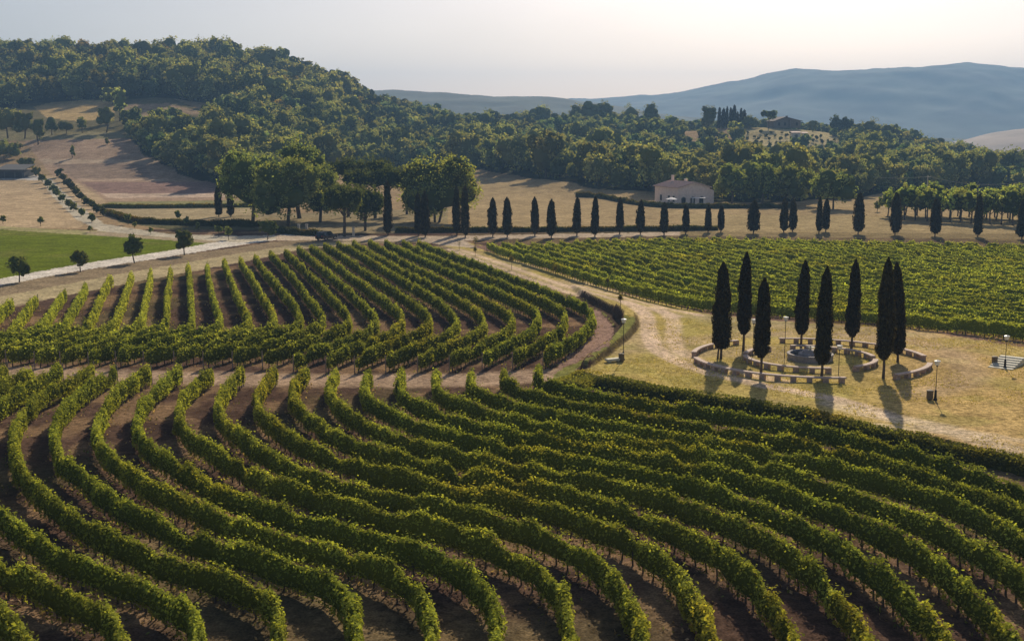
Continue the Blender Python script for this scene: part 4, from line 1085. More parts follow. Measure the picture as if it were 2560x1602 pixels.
# ------------------------------------------------------------------ the wood
def forest_template(seed, n, leaf, H0=7.5, W0=8.0, pine=False):
    rng = np.random.default_rng(seed)
    B = [[0, 0, H0 * .5, W0 * .36, W0 * .36, H0 * .40]]
    for k in range(8):
        a = rng.uniform(0, 2 * math.pi); q = W0 * rng.uniform(.18, .34); s = W0 * rng.uniform(.15, .24)
        B.append([math.cos(a) * q, math.sin(a) * q, H0 * rng.uniform(.3, .82), s, s, s * .9])
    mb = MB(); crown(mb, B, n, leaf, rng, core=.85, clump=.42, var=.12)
    return mb
cand = []
rngf = np.random.default_rng(77)
ys = np.arange(330, 842, 7.6)
for y in ys:
    x0, x1 = (-500 - CX) / 2990 * y, (3000 - CX) / 2990 * y
    for x in np.arange(x0, x1, 7.8):
        cand.append((x + rngf.uniform(-2.6, 2.6), y + rngf.uniform(-2.6, 2.6)))
cand = np.array(cand); cand = cand[in_forest(cand[:, 0], cand[:, 1])]
cz_ = terr(cand[:, 0], cand[:, 1])
Uf, Vf = proj(cand[:, 0], cand[:, 1], cz_)
# visible = nothing in front is much higher: drop the ones far behind the crest
tcol = ((CX + cand[:, 0] / cand[:, 1] * 2990) // 40).astype(int)
keep = np.ones(len(cand), bool)
order = np.argsort(cand[:, 1])
best = {}
for i in order:
    c = tcol[i]; vt = proj(cand[i, 0], cand[i, 1], cz_[i] + 9)[1]
    b = best.get(c, 9999)
    if vt > b + 14: keep[i] = False
    best[c] = min(b, proj(cand[i, 0], cand[i, 1], cz_[i] + 5)[1])
cand, cz_, Uf, Vf = cand[keep], cz_[keep], Uf[keep], Vf[keep]
inframe = (Uf > -30) & (Uf < 2590)
# bigger and darker on the left hill
tcand = CX + cand[:, 0] / cand[:, 1] * 2990
scf = rngf.choice([.8, .95, 1.1, 1.3, 1.6], len(cand), p=[.2, .25, .25, .2, .1]) * rngf.uniform(.9, 1.1, len(cand)) * np.where(Uf < 900, np.where(cand[:, 1] > 580, 1.5, 1.2), 1.12)
lowf = (tcand > 1640) & (tcand < 2130) & (cand[:, 1] > 470); scf[lowf] *= .6
low2 = ((tcand > 1050) & (tcand <= 1640) & (cand[:, 1] > 600)) | ((tcand >= 2130) & (tcand < 2330) & (cand[:, 1] > 560)); scf[low2] *= .84
low3 = (tcand > 290) & (tcand < 540) & (cand[:, 1] > 490) & (cand[:, 1] < 540); scf[low3] *= .6
tone = np.clip(rngf.normal(1, .16, len(cand)), .6, 1.5) * (.82 + .4 * N1(cand[:, 0] / 45, cand[:, 1] / 45, 2))
dark = (Uf < 950) & (cand[:, 1] > 590)
tone[dark] *= .55
front_rank = np.argsort(np.where(inframe, cand[:, 1] / scf, 1e9))[:285]
isf = np.zeros(len(cand), bool); isf[front_rank] = True
def region(u, y):
    if u < 330: return 'dark tree of the wooded left hill above the tan field'
    if u < 620: return 'leafy tree of the wood lobe left of the grove'
    if u < 1000: return 'leafy tree at the wood edge directly behind the grove pines'
    if u < 1300: return 'leafy tree at the wood edge behind the big willowy tree'
    if u < 1620: return 'leafy tree at the wood edge left of the peach farmhouse'
    if u < 1800: return 'leafy tree at the wood edge behind the peach farmhouse'
    if u < 2150: return 'leafy tree at the wood edge right of the peach farmhouse'
    return 'leafy tree at the wood edge behind the young plantation'
FT = [forest_template(900 + k, 1500, .42).mesh('crown', M['forest']) for k in range(7)]
tkm = MB(); tube(tkm, [[0, 0, -.4], [.1, 0, 2], [0, .1, 4.5]], [.24, .18, .1], 6); TKM = tkm.mesh('trunk', M['bark'])
fr = sorted(np.where(isf)[0], key=lambda i: Uf[i]); cnt = {}
for i in fr:
    x, y = cand[i]; grp = region(Uf[i], y).replace('tree', 'trees', 1); cnt[grp] = cnt.get(grp, 0) + 1
    lab = region(Uf[i], y) + ', %s from the left' % ordn(cnt[grp])
    r = empty('woodland_tree', (x, y, cz_[i]), lab, 'tree', grp, rz=float(rngf.uniform(0, 6.28)), sc=(float(scf[i]), float(scf[i]), float(scf[i] * rngf.uniform(.85, 1.15))))
    for nm, me in (('crown', FT[rngf.integers(0, 7)]), ('trunk', TKM)):
        o = bpy.data.objects.new(nm, me); COL.objects.link(o); o.parent = r
FM = [forest_template(950 + k, 620, .60) for k in range(6)]
FMd = [(np.vstack(m_.V), np.vstack(m_.Q), np.vstack(m_.T), np.vstack(m_.C)) for m_ in FM]
def mass(sel, name, label):
    mb = MB()
    for i in np.where(sel)[0]:
        V, Q, Tt, C = FMd[rngf.integers(0, 6)]
        a = rngf.uniform(0, 6.28); ca, sa = math.cos(a), math.sin(a); s = scf[i]
        v = V * (s, s, s * rngf.uniform(.85, 1.15))
        v = np.column_stack([v[:, 0] * ca - v[:, 1] * sa, v[:, 0] * sa + v[:, 1] * ca, v[:, 2]]) + np.array([cand[i, 0], cand[i, 1], cz_[i]])
        wm = rngf.normal(0, .09) + rngf.choice([0, 0, .04, -.10])
        mb.add(v, Q, Tt, C * tone[i] * np.array([1 + wm, 1, 1 - wm]))
    o = mb.obj(name, M['forest'])
    tag(o, label, 'woodland', None, 'stuff')
mass(~isf & (Uf < 900) & (cand[:, 1] > 560), 'forest', 'dense dark wood covering the hill at the upper left')
mass(~isf & ~((Uf < 900) & (cand[:, 1] > 560)), 'forest', 'dense green wood covering the low ridge behind the fields')

# single trees that stand out on the ridge and on the left slope
for i, (u, y, vt, wpx, mt, br, lab) in enumerate([
 (1470, 740, 238, 62, 'forest', .6, 'dark round tree on the ridge, leftmost of the dark skyline group'),
 (1510, 742, 241, 56, 'forest', .6, 'dark round tree on the ridge, right-hand one of the skyline group'),
 (1440, 735, 250, 46, 'forest', .9, 'mid green tree on the ridge left of the dark skyline group'),
 (1575, 738, 254, 60, 'forest', .6, 'low dark tree on the ridge between the skyline group and the lone round tree'),
 (1622, 738, 246, 46, 'forest', .65, 'lone dark round tree on the ridge'),
 (1352, 745, 256, 62, 'forest', 1.2, 'pale green flat-topped tree on the ridge'),
 (1770, 640, 257, 46, 'forest', .6, 'dark round tree left of the hilltop cypresses'),
 (1872, 640, 286, 50, 'forest', .6, 'dark bush right of the hilltop cypresses'),
 (1837, 600, 300, 44, 'forest', 1.3, 'bright green round tree below the hilltop cypresses'),
 (2028, 650, 296, 26, 'forest', .6, 'small dark round tree right of the hilltop villa'),
 (2085, 655, 284, 40, 'pine', .8, 'dark pointed pine on the ridge, left one of a pair right of the villa'),
 (2112, 655, 288, 36, 'pine', .8, 'dark pointed pine on the ridge, right one of a pair right of the villa'),
 (2170, 650, 291, 62, 'forest', .7, 'dark dome-shaped tree on the right ridge'),
 (2215, 652, 305, 60, 'forest', .8, 'dome-shaped tree right of the big dark one on the right ridge'),
 (2330, 650, 337, 64, 'forest', .85, 'rounded tree on the descending right ridge'),
 (2410, 655, 352, 50, 'forest', .8, 'last rounded tree of the descending right ridge')]):
    x, y, z = PD(u, y); h = htop(y, z, vt); h = max(h, 4)
    round_tree('ridge_tree', (x, y, z), h * .97, wpx / F * y * 1.1, lab, 600 + i, mt, 700, .65, .02, 'trees standing out on the ridge', br=br, lobes=8)
for i, (u, vb, vt, wpx, br, lab) in enumerate([
 (20, 345, 262, 80, .75, 'dark tree at the left edge of the hedgerow below the golden field'),
 (62, 347, 275, 56, .7, 'dark tree of the hillside hedgerow, second from the left edge'),
 (96, 362, 288, 42, .6, 'thin-trunked dark tree standing lower than the hillside hedgerow'),
 (130, 338, 286, 40, .7, 'flat-topped dark tree in front of the golden field'),
 (166, 335, 300, 44, .7, 'low flat dark tree in front of the golden field'),
 (206, 333, 290, 28, .8, 'narrow dark tree in front of the golden field'),
 (266, 332, 262, 52, 1.15, 'full green tree at the right end of the golden field'),
 (300, 303, 212, 40, 1.8, 'tall bright yellow-green tree above the golden field'),
 (282, 262, 216, 62, 1.6, 'broad bright green tree by the upper farm hedge'),
 (308, 312, 282, 18, .8, 'small tree at the foot of the bright yellow-green tree'),
 (10, 400, 355, 90, .8, 'dark bushy tree beside the grey barn at the left edge'),
 (68, 430, 392, 44, .55, 'dark shrub on the slope above the lane head'),
 (92, 440, 418, 24, .5, 'dark upright shrub at the head of the lane'),
 (52, 372, 360, 14, .6, 'tiny round bush on the upper ploughed slope'),
 (182, 395, 364, 16, .7, 'tiny lone tree on the upper ploughed slope'),
 (268, 362, 345, 14, .7, 'tiny lone bush near the top of the ploughed slope')]):
    x, y, z = P(u, vb); h = htop(y, z, vt)
    round_tree('hillside_tree', (x, y, z), h, wpx / F * y, lab, 640 + i, 'forest', 900 if wpx > 60 else 420, .6, .15, 'trees scattered on the left slope', br=br, lobes=9 if wpx < 100 else 22)
rngo = np.random.default_rng(31); no = 0
for r in range(6):
    for c in range(9):
        u = 1858 + c * 26 + (r % 2) * 13 + rngo.normal(0, 4); y = 566 + r * 10
        if u > 2090: continue
        x, y, z = PD(u, y); s = rngo.uniform(1.6, 2.8)
        round_tree('olive_bush', (x, y, z), s * .9, s, 'small olive bush below the villa, %s from left in the %s row' % (ordn(c + 1), ordn(r + 1)), 700 + no, 'hedge', 130, .5, .1, 'olive bushes below the villa', 'bush', 1.1, 4); no += 1

# ------------------------------------------------------------------ bench circle
BX, BY = 26.0, 101.8
bz = tz(BX, BY)
def ang(u, v, z=1.25):
    x, y = G(u, v, z); return math.atan2(y - BY, x - BX)
def bench_arc(u0, v0, u1, v1, rx, ry, label, way=1):
    a0, a1 = ang(u0, v0), ang(u1, v1)
    if way > 0:
        while a1 < a0: a1 += 2 * math.pi
    else:
        while a1 > a0: a1 -= 2 * math.pi
    L = abs(a1 - a0) * (rx + ry) / 2
    r = empty('curved_bench', (BX + rx * math.cos(a0), BY + ry * math.sin(a0), tz(BX + rx * math.cos(a0), BY + ry * math.sin(a0))), label, 'stone bench', 'curved stone benches in two rings')
    O = np.array(r.location)
    n = max(8, int(L / .25)); mb = MB(); sec = [(-.23, .36), (-.23, .44), (-.20, .465), (.20, .465), (.23, .44), (.23, .36)]
    V = []
    for i in range(n + 1):
        a = a0 + (a1 - a0) * i / n
        cx_, cy_ = BX + rx * math.cos(a), BY + ry * math.sin(a)
        for (o, z) in sec: V.append([cx_ + math.cos(a) * o - O[0], cy_ + math.sin(a) * o - O[1], z])
    q = [[i * 6 + k, i * 6 + (k + 1) % 6, (i + 1) * 6 + (k + 1) % 6, (i + 1) * 6 + k] for i in range(n) for k in range(6)]
    q += [[0, 1, 2, 5], [5, 2, 3, 4], [n * 6 + 5, n * 6 + 2, n * 6 + 1, n * 6], [n * 6 + 4, n * 6 + 3, n * 6 + 2, n * 6 + 5]]
    mb.add(V, q); mb.obj('seat', M['stone'], r)
    m_ = max(2, int(round(L / 1.25)))
    for i in range(m_ + 1):
        a = a0 + (a1 - a0) * (.02 + .96 * i / m_)
        x, y = BX + rx * math.cos(a), BY + ry * math.sin(a)
        mb = MB(); M4 = Matrix.Translation((x - O[0], y - O[1], 0)) @ Matrix.Rotation(a, 4, 'Z')
        box(mb, -.19, .19, -.22, .22, -.15, .358, M4); mb.obj('pier', M['pier'], r)
RO, RI = (10.05, 8.95), (5.55, 5.15)
bench_arc(1739, 894, 2117, 947, *RO, 'longest curved stone bench, front left of the outer ring')
bench_arc(1850, 849, 1737, 880, *RO, 'short curved stone bench at the left end of the outer ring')
bench_arc(2301, 890, 1948, 845, *RO, 'long curved stone bench at the back of the outer ring')
bench_arc(2229, 938, 2331, 910, *RO, 'curved stone bench at the front right of the outer ring')
bench_arc(1864, 888, 2079, 922, *RI, 'curved stone bench in front of the fountain, inner ring')
bench_arc(1924, 866, 1866, 882, *RI, 'short curved stone bench left of the fountain, inner ring')
bench_arc(2187, 891, 1976, 863, *RI, 'curved stone bench behind the fountain, inner ring')
bench_arc(2135, 917, 2198, 899, *RI, 'short curved stone bench right of the fountain, inner ring')
fx, fy, fz_ = P(2025, 897)
r = empty('fountain', (fx, fy, fz_), 'low round grey stone fountain in the middle of the bench circle', 'fountain')
mb = MB(); lathe(mb, [(0, .05), (1.75, .05)], 24); mb.obj('water', M['water'], r, (0, 0, .22))
mb = MB(); lathe(mb, [(1.95, -.1), (1.98, .38), (2.02, .42), (2.02, .5), (1.98, .53), (1.76, .53), (1.73, .48), (1.73, .2)], 24); mb.obj('basin', M['grey'], r)
mb = MB(); lathe(mb, [(1.05, 0), (1.05, .48), (.95, .56), (.75, .60), (.7, .72), (.62, .76), (0, .78)], 20); mb.obj('pedestal', M['grey'], r)
mb = MB(); lathe(mb, [(.12, .76), (.10, .95), (.34, 1.02), (.36, 1.07), (.10, 1.05), (.06, 1.2), (0, 1.22)], 16); mb.obj('bowl', M['slab'], r)

def lamp(u, vb, vt, label, base=True):
    x, y, z = P(u, vb); h = htop(y, z, vt)
    r = empty('street_lamp', (x, y, z), label, 'lamp post', 'lamp posts round the lawn')
    if base:
        mb = MB(); lathe(mb, [(.15, -.1), (.15, .1), (.10, .16), (.085, .7), (.05, .8), (0, .8)], 12); mb.obj('base', M['iron'], r)
    mb = MB(); tube(mb, [[0, 0, 0], [0, 0, h - .42]], [.032, .024], 8); lathe(mb, [(.03, h - .5), (.08, h - .44), (.10, h - .40), (0, h - .40)], 10); mb.obj('pole', M['iron'], r)
    mb = MB(); lathe(mb, [(0, h - .40), (.15, h - .38), (.22, h - .10), (0, h - .09)], 8); mb.obj('lantern', M['white'], r)
    mb = MB(); lathe(mb, [(.25, h - .085), (.25, h - .06), (.08, h), (0, h + .04)], 8); mb.obj('cap', M['white'], r)
lamp(1558, 900, 796, 'lamp post at the corner of the lawn beside the white stone slab')
lamp(1961, 897, 791, 'lamp post behind the fountain between the two back bench arcs', False)
lamp(2096, 939, 862, 'thin lamp post right of the front cypress, inside the bench circle', False)
lamp(2512, 921, 838, 'lamp post beside the stone steps at the right edge')
lamp(2338, 1000, 900, 'lamp post beside the brown bin, right of the bench circle')
lamp(1882, 893, 797, 'lamp post mostly hidden behind the shortest circle cypress', False)
def bin_(u, vb, label):
    x, y, z = P(u, vb)
    r = empty('litter_bin', (x, y, z), label, 'litter bin', 'brown litter bins')
    mb = MB(); lathe(mb, [(0, .02), (.21, .02), (.24, .1), (.24, .66), (.21, .66), (.20, .15), (0, .14)], 14); mb.obj('body', M['bin'], r)
    mb = MB(); lathe(mb, [(.27, .655), (.27, .70), (.25, .72), (.15, .76), (0, .78)], 14); mb.obj('lid', M['bin'], r)
bin_(2324, 999, 'brown litter bin left of the lamp post right of the circle')
bin_(2486, 912, 'brown litter bin left of the stone steps')
bin_(1553, 904, 'dark litter bin at the foot of the lamp post by the white slab')
x, y, z = P(1534, 905)
r = empty('stone_slab', (x, y, z), 'pale white stone slab bench lying beside the corner lamp post', 'stone slab', rz=math.radians(28))
mb = MB(); bbox_(mb, -.75, .75, -.28, .28, .14, .34, .03); mb.obj('slab', M['slab'], r)
for sx in (-.5, .5):
    mb = MB(); box(mb, sx - .12, sx + .12, -.2, .2, -.1, .138); mb.obj('foot', M['slab'], r)
x, y, z = P(2500, 922)
r = empty('stone_steps', (x, y, z), 'flight of pale stone steps climbing to the vines at the right edge', 'steps', rz=math.radians(-38))
for k in range(6):
    mb = MB(); bbox_(mb, -1.0, 1.0, k * .62, k * .62 + .6, -.3, .08 + k * .09, .02); mb.obj('step', M['slab'], r)

# ------------------------------------------------------------------ buildings
def house():
    A = P(1697, 510); yA = A[1]
    def at(u, y): return ((u - CX) / 2990 * y, y)
    c0 = np.array(at(1697, 316)); c1 = np.array(at(1776, 319.5)); c2 = np.array(at(1649, 329))
    ex = c1 - c0; W_ = np.linalg.norm(ex); ex /= W_
    ey = c2 - c0; L_ = np.linalg.norm(ey)
    rz = math.atan2(ex[1], ex[0])
    L_ = 13.0
    zb = tz(*c0)
    r = empty('farmhouse', (c0[0], c0[1], zb - .2), 'peach plastered farmhouse with a low tiled gable roof at the wood edge', 'house', rz=rz)
    he, hr = htop(316, zb, 470) + .2, htop(320, zb, 456) + .2
    W = W_; L = L_
    t = .0
    mb = MB()
    V = [[0, 0, 0], [W, 0, 0], [W, L, 0], [0, L, 0], [0, 0, he], [W, 0, he], [W, L, he], [0, L, he], [W / 2, 0, hr], [W / 2, L, hr]]
    mb.add(V, [[3, 2, 1, 0], [0, 1, 5, 4], [1, 2, 6, 5], [2, 3, 7, 6], [3, 0, 4, 7]], [[4, 5, 8], [6, 7, 9]]); mb.obj('wall', M['plaster'], r)
    mb = MB(); o = .45; th = .18; sl = (hr - he) / (W / 2)
    for sg in (0, 1):
        xa = -o if sg == 0 else W + o; za = he - o * sl
        V = [[xa, -o, za + .02], [W / 2, -o, hr + .02], [W / 2, L + o, hr + .02], [xa, L + o, za + .02], [xa, -o, za + th], [W / 2, -o, hr + th], [W / 2, L + o, hr + th], [xa, L + o, za + th]]
        mb.add(V, [[0, 1, 2, 3], [4, 5, 6, 7], [0, 1, 5, 4], [1, 2, 6, 5], [2, 3, 7, 6], [3, 0, 4, 7]])
        nr_ = int(W / 2 / .28)
        for k in range(int((L + 2 * o) / .3)):
            yk = -o + k * .3 + .1
            tube(mb, [[xa, yk, za + th + .02], [W / 2, yk, hr + th + .02]], .055, 4, False)
    rf = mb.obj('roof', M['tiles'], r)
    for (cxx, cyy, hh) in ((W * .42, L * .80, 1.5), (W * .5, L * .35, .7)):
        mb = MB(); bbox_(mb, cxx - .3, cxx + .3, cyy - .3, cyy + .3, hr - .6, hr + hh, .05); bbox_(mb, cxx - .38, cxx + .38, cyy - .38, cyy + .38, hr + hh + .003, hr + hh + .14, .04); mb.obj('chimney', M['plaster'], rf)
    for k, (f, aw) in enumerate(((.17, 1.25), (.46, 1.35), (.74, 1.35))):   # arches of the gable wall
        mb = MB(); cx_ = W * f; pts = [[cx_ - aw / 2, -.03, .05], [cx_ + aw / 2, -.03, .05]] + [[cx_ + aw / 2 * math.cos(a), -.03, 1.9 + aw / 2 * math.sin(a)] for a in np.linspace(0, math.pi, 9)]
        n = len(pts); V = pts + [[p[0], -.06, p[2]] for p in pts] + [[cx_, -.06, 1.2]]
        mb.add(V, [[i, (i + 1) % n, n + (i + 1) % n, n + i] for i in range(n)], [[2 * n, n + i, n + (i + 1) % n] for i in range(n)])
        a_ = mb.obj('arched_door', M['dark'], r)
        mb = MB(); ring = [[cx_ + (aw / 2 + .08) * math.cos(a), -.07, 1.9 + (aw / 2 + .08) * math.sin(a)] for a in np.linspace(0, math.pi, 11)]
        tube(mb, ring, .08, 5); mb.obj('surround', M['trim'], a_)
    for yy_ in (L * .18, L * .38, L * .72):
        mb = MB(); box(mb, -.05, -.01, yy_ - .45, yy_ + .45, 1.3, 2.7); w_ = mb.obj('window', M['dark'], r)
        mb = MB(); box(mb, -.09, -.055, yy_ - .6, yy_ + .6, 1.18, 1.28); box(mb, -.09, -.055, yy_ - .6, yy_ + .6, 2.72, 2.84); box(mb, -.09, -.055, yy_ - .6, yy_ - .47, 1.283, 2.717); box(mb, -.09, -.055, yy_ + .47, yy_ + .6, 1.283, 2.717); mb.obj('frame', M['trim'], w_)
    mb = MB(); V = [[W + .01, 1, 0], [W + 1.9, 1, 0], [W + 1.9, 9, 0], [W + .01, 9, 0], [W + .01, 1, he - .3], [W + 1.9, 1, he - .9], [W + 1.9, 9, he - .9], [W + .01, 9, he - .3]]
    mb.add(V, [[0, 1, 5, 4], [1, 2, 6, 5], [2, 3, 7, 6], [4, 5, 6, 7]]); mb.obj('side_annex', M['plaster'], r)
    return zb
hz0 = house()
x, y, z = PD(1681, 311)
def parasol(u, yd, label):
    x, y, z = PD(u, yd)
    r = empty('parasol', (x, y, z), label, 'parasol')
    mb = MB(); tube(mb, [[0, 0, 0], [0, 0, 2.5]], .03, 6); mb.obj('pole', M['post'], r)
    mb = MB(); lathe(mb, [(1.6, 2.05), (1.62, 2.12), (.8, 2.42), (0, 2.62)], 8); lathe(mb, [(0, 2.56), (1.58, 2.05)], 8); mb.obj('canopy', M['cloth'], r)
    mb = MB(); lathe(mb, [(.25, -.1), (.25, .08), (0, .1)], 10); mb.obj('base', M['grey'], r)
parasol(1681, 311.5, 'white parasol left of the arched doors of the farmhouse')
x, y, z = PD(1748, 313)
r = empty('pergola', (x, y, z), 'white-roofed pergola in front of the farmhouse arches', 'pergola')
for a_, b_ in ((-1.5, -.8), (1.5, -.8), (-1.5, .8), (1.5, .8)):
    mb = MB(); box(mb, a_ - .06, a_ + .06, b_ - .06, b_ + .06, -.2, 2.3); mb.obj('leg', M['cloth'], r)
mb = MB(); box(mb, -1.75, 1.75, -1.05, 1.05, 2.303, 2.42); 
for k in range(8): box(mb, -1.7 + k * .48, -1.62 + k * .48, -1.15, 1.15, 2.423, 2.5)
mb.obj('roof', M['cloth'], r)

# villa on the hill
x, y, z = PD(1965, 640)
r = empty('hilltop_villa', (x, y, z + .6), 'dark hilltop villa with a low gable roof on the ridge skyline', 'house', rz=math.radians(12))
mb = MB(); Wv, Lv = 15.0, 9.0; hv_ = 4.8
V = [[-Wv / 2, 0, 0], [Wv / 2, 0, 0], [Wv / 2, Lv, 0], [-Wv / 2, Lv, 0], [-Wv / 2, 0, hv_ - 1.2], [Wv / 2, 0, hv_ - 1.2], [Wv / 2, Lv, hv_ - 1.2], [-Wv / 2, Lv, hv_ - 1.2], [-1.5, 0, hv_ + .8], [-1.5, Lv, hv_ + .8]]
mb.add(V, [[0, 1, 5, 4], [1, 2, 6, 5], [2, 3, 7, 6], [3, 0, 4, 7]], [[4, 5, 8], [6, 7, 9]]); mb.obj('wall', M['shadewall'], r)
mb = MB()
for (xa, za) in ((-Wv / 2 - .8, hv_ - 1.45), (Wv / 2 + .8, hv_ - 1.4)):
    V = [[xa, -.9, za], [-1.5, -.9, hv_ + .85], [-1.5, Lv + .6, hv_ + .85], [xa, Lv + .6, za]]; V += [[a, b, c + .3] for a, b, c in V]
    mb.add(V, [[0, 1, 2, 3], [4, 5, 6, 7], [0, 1, 5, 4], [1, 2, 6, 5], [2, 3, 7, 6], [3, 0, 4, 7]])
rf = mb.obj('roof', M['shadetile'], r)
mb = MB(); bbox_(mb, 0, .9, 2, 2.9, hv_ - .5, hv_ + 1.7, .05); mb.obj('chimney', M['shadewall'], rf)
for k in range(4):
    mb = MB(); box(mb, -5.5 + k * 3.4, -4.3 + k * 3.4, -.06, -.01, 1.2, 2.9); mb.obj('window', M['dark'], r)
mb = MB(); box(mb, .9, 2.1, -1.2, -.02, 0, 4.3); mb.obj('porch_pillar', M['shadewall'], r)
x, y, z = PD(1918, 636)
umbrella_pine((x, y, z), htop(y, z, 273), 44 / F * y, 22 / F * y, 'slanting umbrella pine on the skyline left of the hilltop villa', 777, 600, .8, 'hilltop pines')
for (u, yd, wpx, hpx, lab) in [(1988, 606, 21, 13, 'larger pale windowless shed on the dry terrace below the villa'), (2010, 606, 13, 13, 'smaller pale shed right of the larger one below the villa')]:
    x, y, z = PD(u, yd); s = yd / F; a_, b_ = wpx * s / 2, hpx * s
    r = empty('pale_shed', (x, y, z - .3), lab, 'shed', 'pale sheds below the villa')
    mb = MB(); box(mb, -a_, a_, 0, 3.5, 0, b_ + .3); mb.obj('wall', M['pale'], r)
    mb = MB(); V = [[-a_ - .3, -.4, b_ + .302], [a_ + .3, -.4, b_ + .302], [a_ + .3, 3.9, b_ + .9], [-a_ - .3, 3.9, b_ + .9]]; V += [[p[0], p[1], p[2] + .15] for p in V]
    mb.add(V, [[0, 1, 2, 3], [4, 5, 6, 7], [0, 1, 5, 4], [1, 2, 6, 5], [2, 3, 7, 6], [3, 0, 4, 7]]); mb.obj('roof', M['tiles'], r)
    mb = MB(); box(mb, -a_ * .25, a_ * .3, -.05, -.01, .3, 2.1); mb.obj('door', M['dark'], r)
# grey barn at the left edge
x, y, z = P(28, 446)
r = empty('barn', (x, y, z), 'long low grey barn with dark openings at the left edge of the photo', 'barn', rz=math.radians(-4))
s = y / F
mb = MB(); box(mb, -34 * s, 34 * s, 0, 7, -.5, 20 * s); mb.obj('wall', M['slate'], r)
mb = MB(); V = [[-37 * s, -.7, 20 * s + .003], [37 * s, -.7, 20 * s + .003], [37 * s, 7.5, 20 * s + 1.6], [-37 * s, 7.5, 20 * s + 1.6]]; V += [[p[0], p[1], p[2] + .2] for p in V]
mb.add(V, [[0, 1, 2, 3], [4, 5, 6, 7], [0, 1, 5, 4], [1, 2, 6, 5], [2, 3, 7, 6], [3, 0, 4, 7]]); mb.obj('roof', M['slate'], r)
for (a_, b_) in ((-30, -18), (-15, 8), (12, 28)):
    mb = MB(); box(mb, a_ * s, b_ * s, -.06, -.01, .1, 15 * s); mb.obj('doorway', M['dark'], r)

# utility pole
x, y, z = PD(2321, 372)
h = htop(y, z, 438)
r = empty('utility_pole', (x, y, z), 'thin pale utility pole rising over the plantation against the wood', 'pole')
mb = MB(); tube(mb, [[0, 0, -.5], [0, 0, h]], [.17, .11], 8); mb.obj('mast', M['slab'], r)
mb = MB(); box(mb, -.9, .9, -.06, .06, h - .6, h - .48); mb.obj('crossarm', M['slab'], r)
for sx, ex_, ez in ((-.8, (2060 - 2321) / F * y, 3.0), (.8, (2560 - 2321) / F * y, -1.5)):
    mb = MB(); pts = [[sx * (1 - t) + ex_ * t, 25 * t * 0, h - .5 + ez * t - 1.6 * 4 * t * (1 - t)] for t in np.linspace(0, 1, 20)]
    tube(mb, pts, .03, 4); mb.obj('wire', M['slab'], r)

# car on the road behind the vine ends
x, y, z = P(816, 600)
r = empty('parked_car', (x, y, z), 'dark estate car on the pale road behind the ends of the vine rows', 'car', rz=math.radians(62))
prof = [(-2.2, .35), (-2.25, .75), (-2.15, 1.0), (-1.9, 1.55), (-1.6, 1.66), (.2, 1.68), (.55, 1.6), (1.15, 1.08), (2.0, .95), (2.2, .75), (2.22, .35)]
mb = MB(); V = []
for sy in (-.9, .9):
    for (a_, b_) in prof: V.append([a_, sy * (1 if b_ < 1.05 else .84), b_])
n = len(prof); q = [[i, (i + 1) % n, n + (i + 1) % n, n + i] for i in range(n)]
V += [[0, -.9, .7], [0, .9, .7]]; t = [[2 * n, (i + 1) % n, i] for i in range(n)] + [[2 * n + 1, n + i, n + (i + 1) % n] for i in range(n)]
mb.add(V, q, t); mb.obj('body', M['paint'], r)
for sy in (-1, 1):
    mb = MB(); mb.add([[-1.85, sy * .93, 1.08], [1.0, sy * .93, 1.08], [.45, sy * .80, 1.54], [-1.65, sy * .80, 1.54]], [[0, 1, 2, 3]]); mb.add([[-1.85, sy * .88, 1.08], [1.0, sy * .88, 1.08], [.45, sy * .76, 1.54], [-1.65, sy * .76, 1.54]], [[0, 1, 2, 3]]); mb.obj('side_window', M['glass'], r)
mb = MB(); mb.add([[1.16, -.72, 1.12], [1.16, .72, 1.12], [.62, .66, 1.60], [.62, -.66, 1.60]], [[0, 1, 2, 3]]); mb.obj('windscreen', M['glass'], r)
mb = MB(); mb.add([[-2.17, -.72, 1.05], [-2.17, .72, 1.05], [-1.96, .66, 1.52], [-1.96, -.66, 1.52]], [[0, 1, 2, 3]]); mb.obj('rear_window', M['glass'], r)
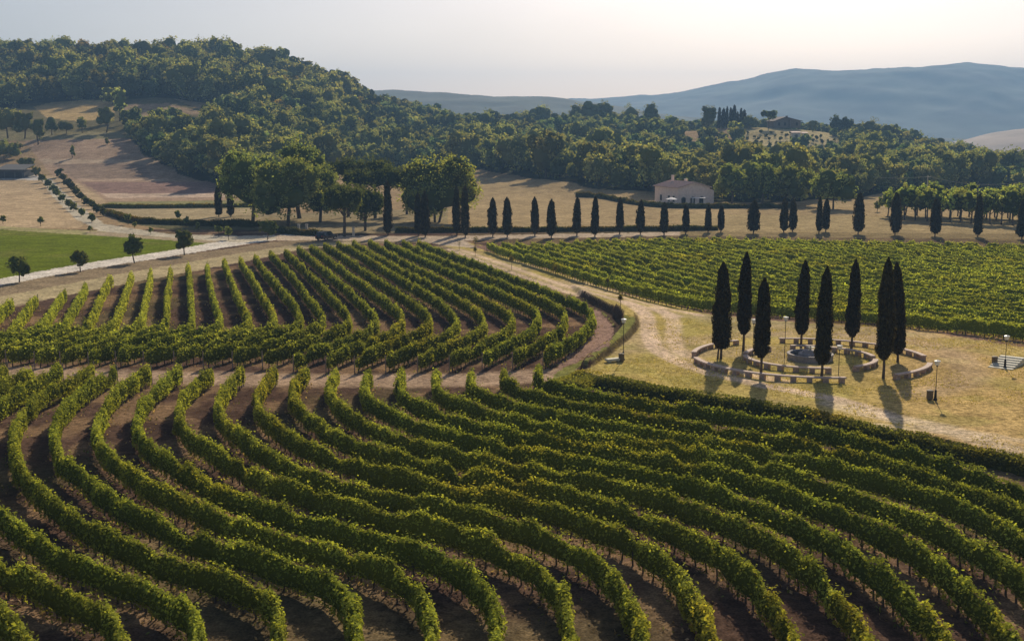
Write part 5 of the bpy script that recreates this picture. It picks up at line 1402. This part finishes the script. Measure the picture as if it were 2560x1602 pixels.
for a_, sy in ((-1.4, -.86), (-1.4, .86), (1.4, -.86), (1.4, .86)):
    mb = MB(); lathe(mb, [(0, -.11), (.30, -.11), (.33, -.07), (.33, .07), (.30, .11), (0, .11)], 16)
    o = mb.obj('wheel', M['rubber'], r, (a_, sy, .33)); o.rotation_euler = (math.pi / 2, 0, 0)
    mb = MB(); lathe(mb, [(0, .125), (.19, .12), (.2, .112)], 12); lathe(mb, [(.2, -.112), (.19, -.12), (0, -.125)], 12); mb.obj('rim', M['alloy'], o)
for sy in (-.7, .7):
    mb = MB(); box(mb, -2.30, -2.24, sy - .14, sy + .14, .78, .98); mb.obj('tail_lamp', M['lampred'], r)
    mb = MB(); box(mb, 2.17, 2.25, sy - .2, sy + .2, .68, .84); mb.obj('headlight', M['white'], r)
# gate pillars by the grove
for i, (u, v, lab) in enumerate([(747, 584, 'pale stone gate pillar behind the roadside hedge, left one of a pair'), (767, 584, 'pale stone gate pillar behind the roadside hedge, right one of a pair'), (884, 592, 'pale stone pillar beside the roadside umbrella pine')]):
    x, y, z = P(u, v)
    r = empty('gate_pillar', (x, y, z), lab, 'pillar', 'stone pillars by the grove')
    mb = MB(); bbox_(mb, -.22, .22, -.22, .22, -.2, 1.7, .02); mb.obj('shaft', M['pale'], r)
    mb = MB(); bbox_(mb, -.29, .29, -.29, .29, 1.703, 1.85, .04); mb.obj('cap', M['trim'], r)

# ------------------------------------------------------------------ air
hz = bpy.data.materials.new('haze_air'); hz.use_nodes = True; hz.node_tree.nodes.clear()
n = hz.node_tree.nodes; out = n.new('ShaderNodeOutputMaterial'); pv = n.new('ShaderNodeVolumePrincipled')
pv.inputs['Color'].default_value = (.33, .60, 1.0, 1)
pv.inputs['Density'].default_value = .00024
pv.inputs['Anisotropy'].default_value = .18
hz.node_tree.links.new(pv.outputs[0], out.inputs['Volume'])
mb = MB(); box(mb, -5200, 5200, -150, 4700, -60, 228)
o = mb.obj('haze', hz); tag(o, 'thin blue summer haze filling the valley air', 'haze', None, 'stuff')
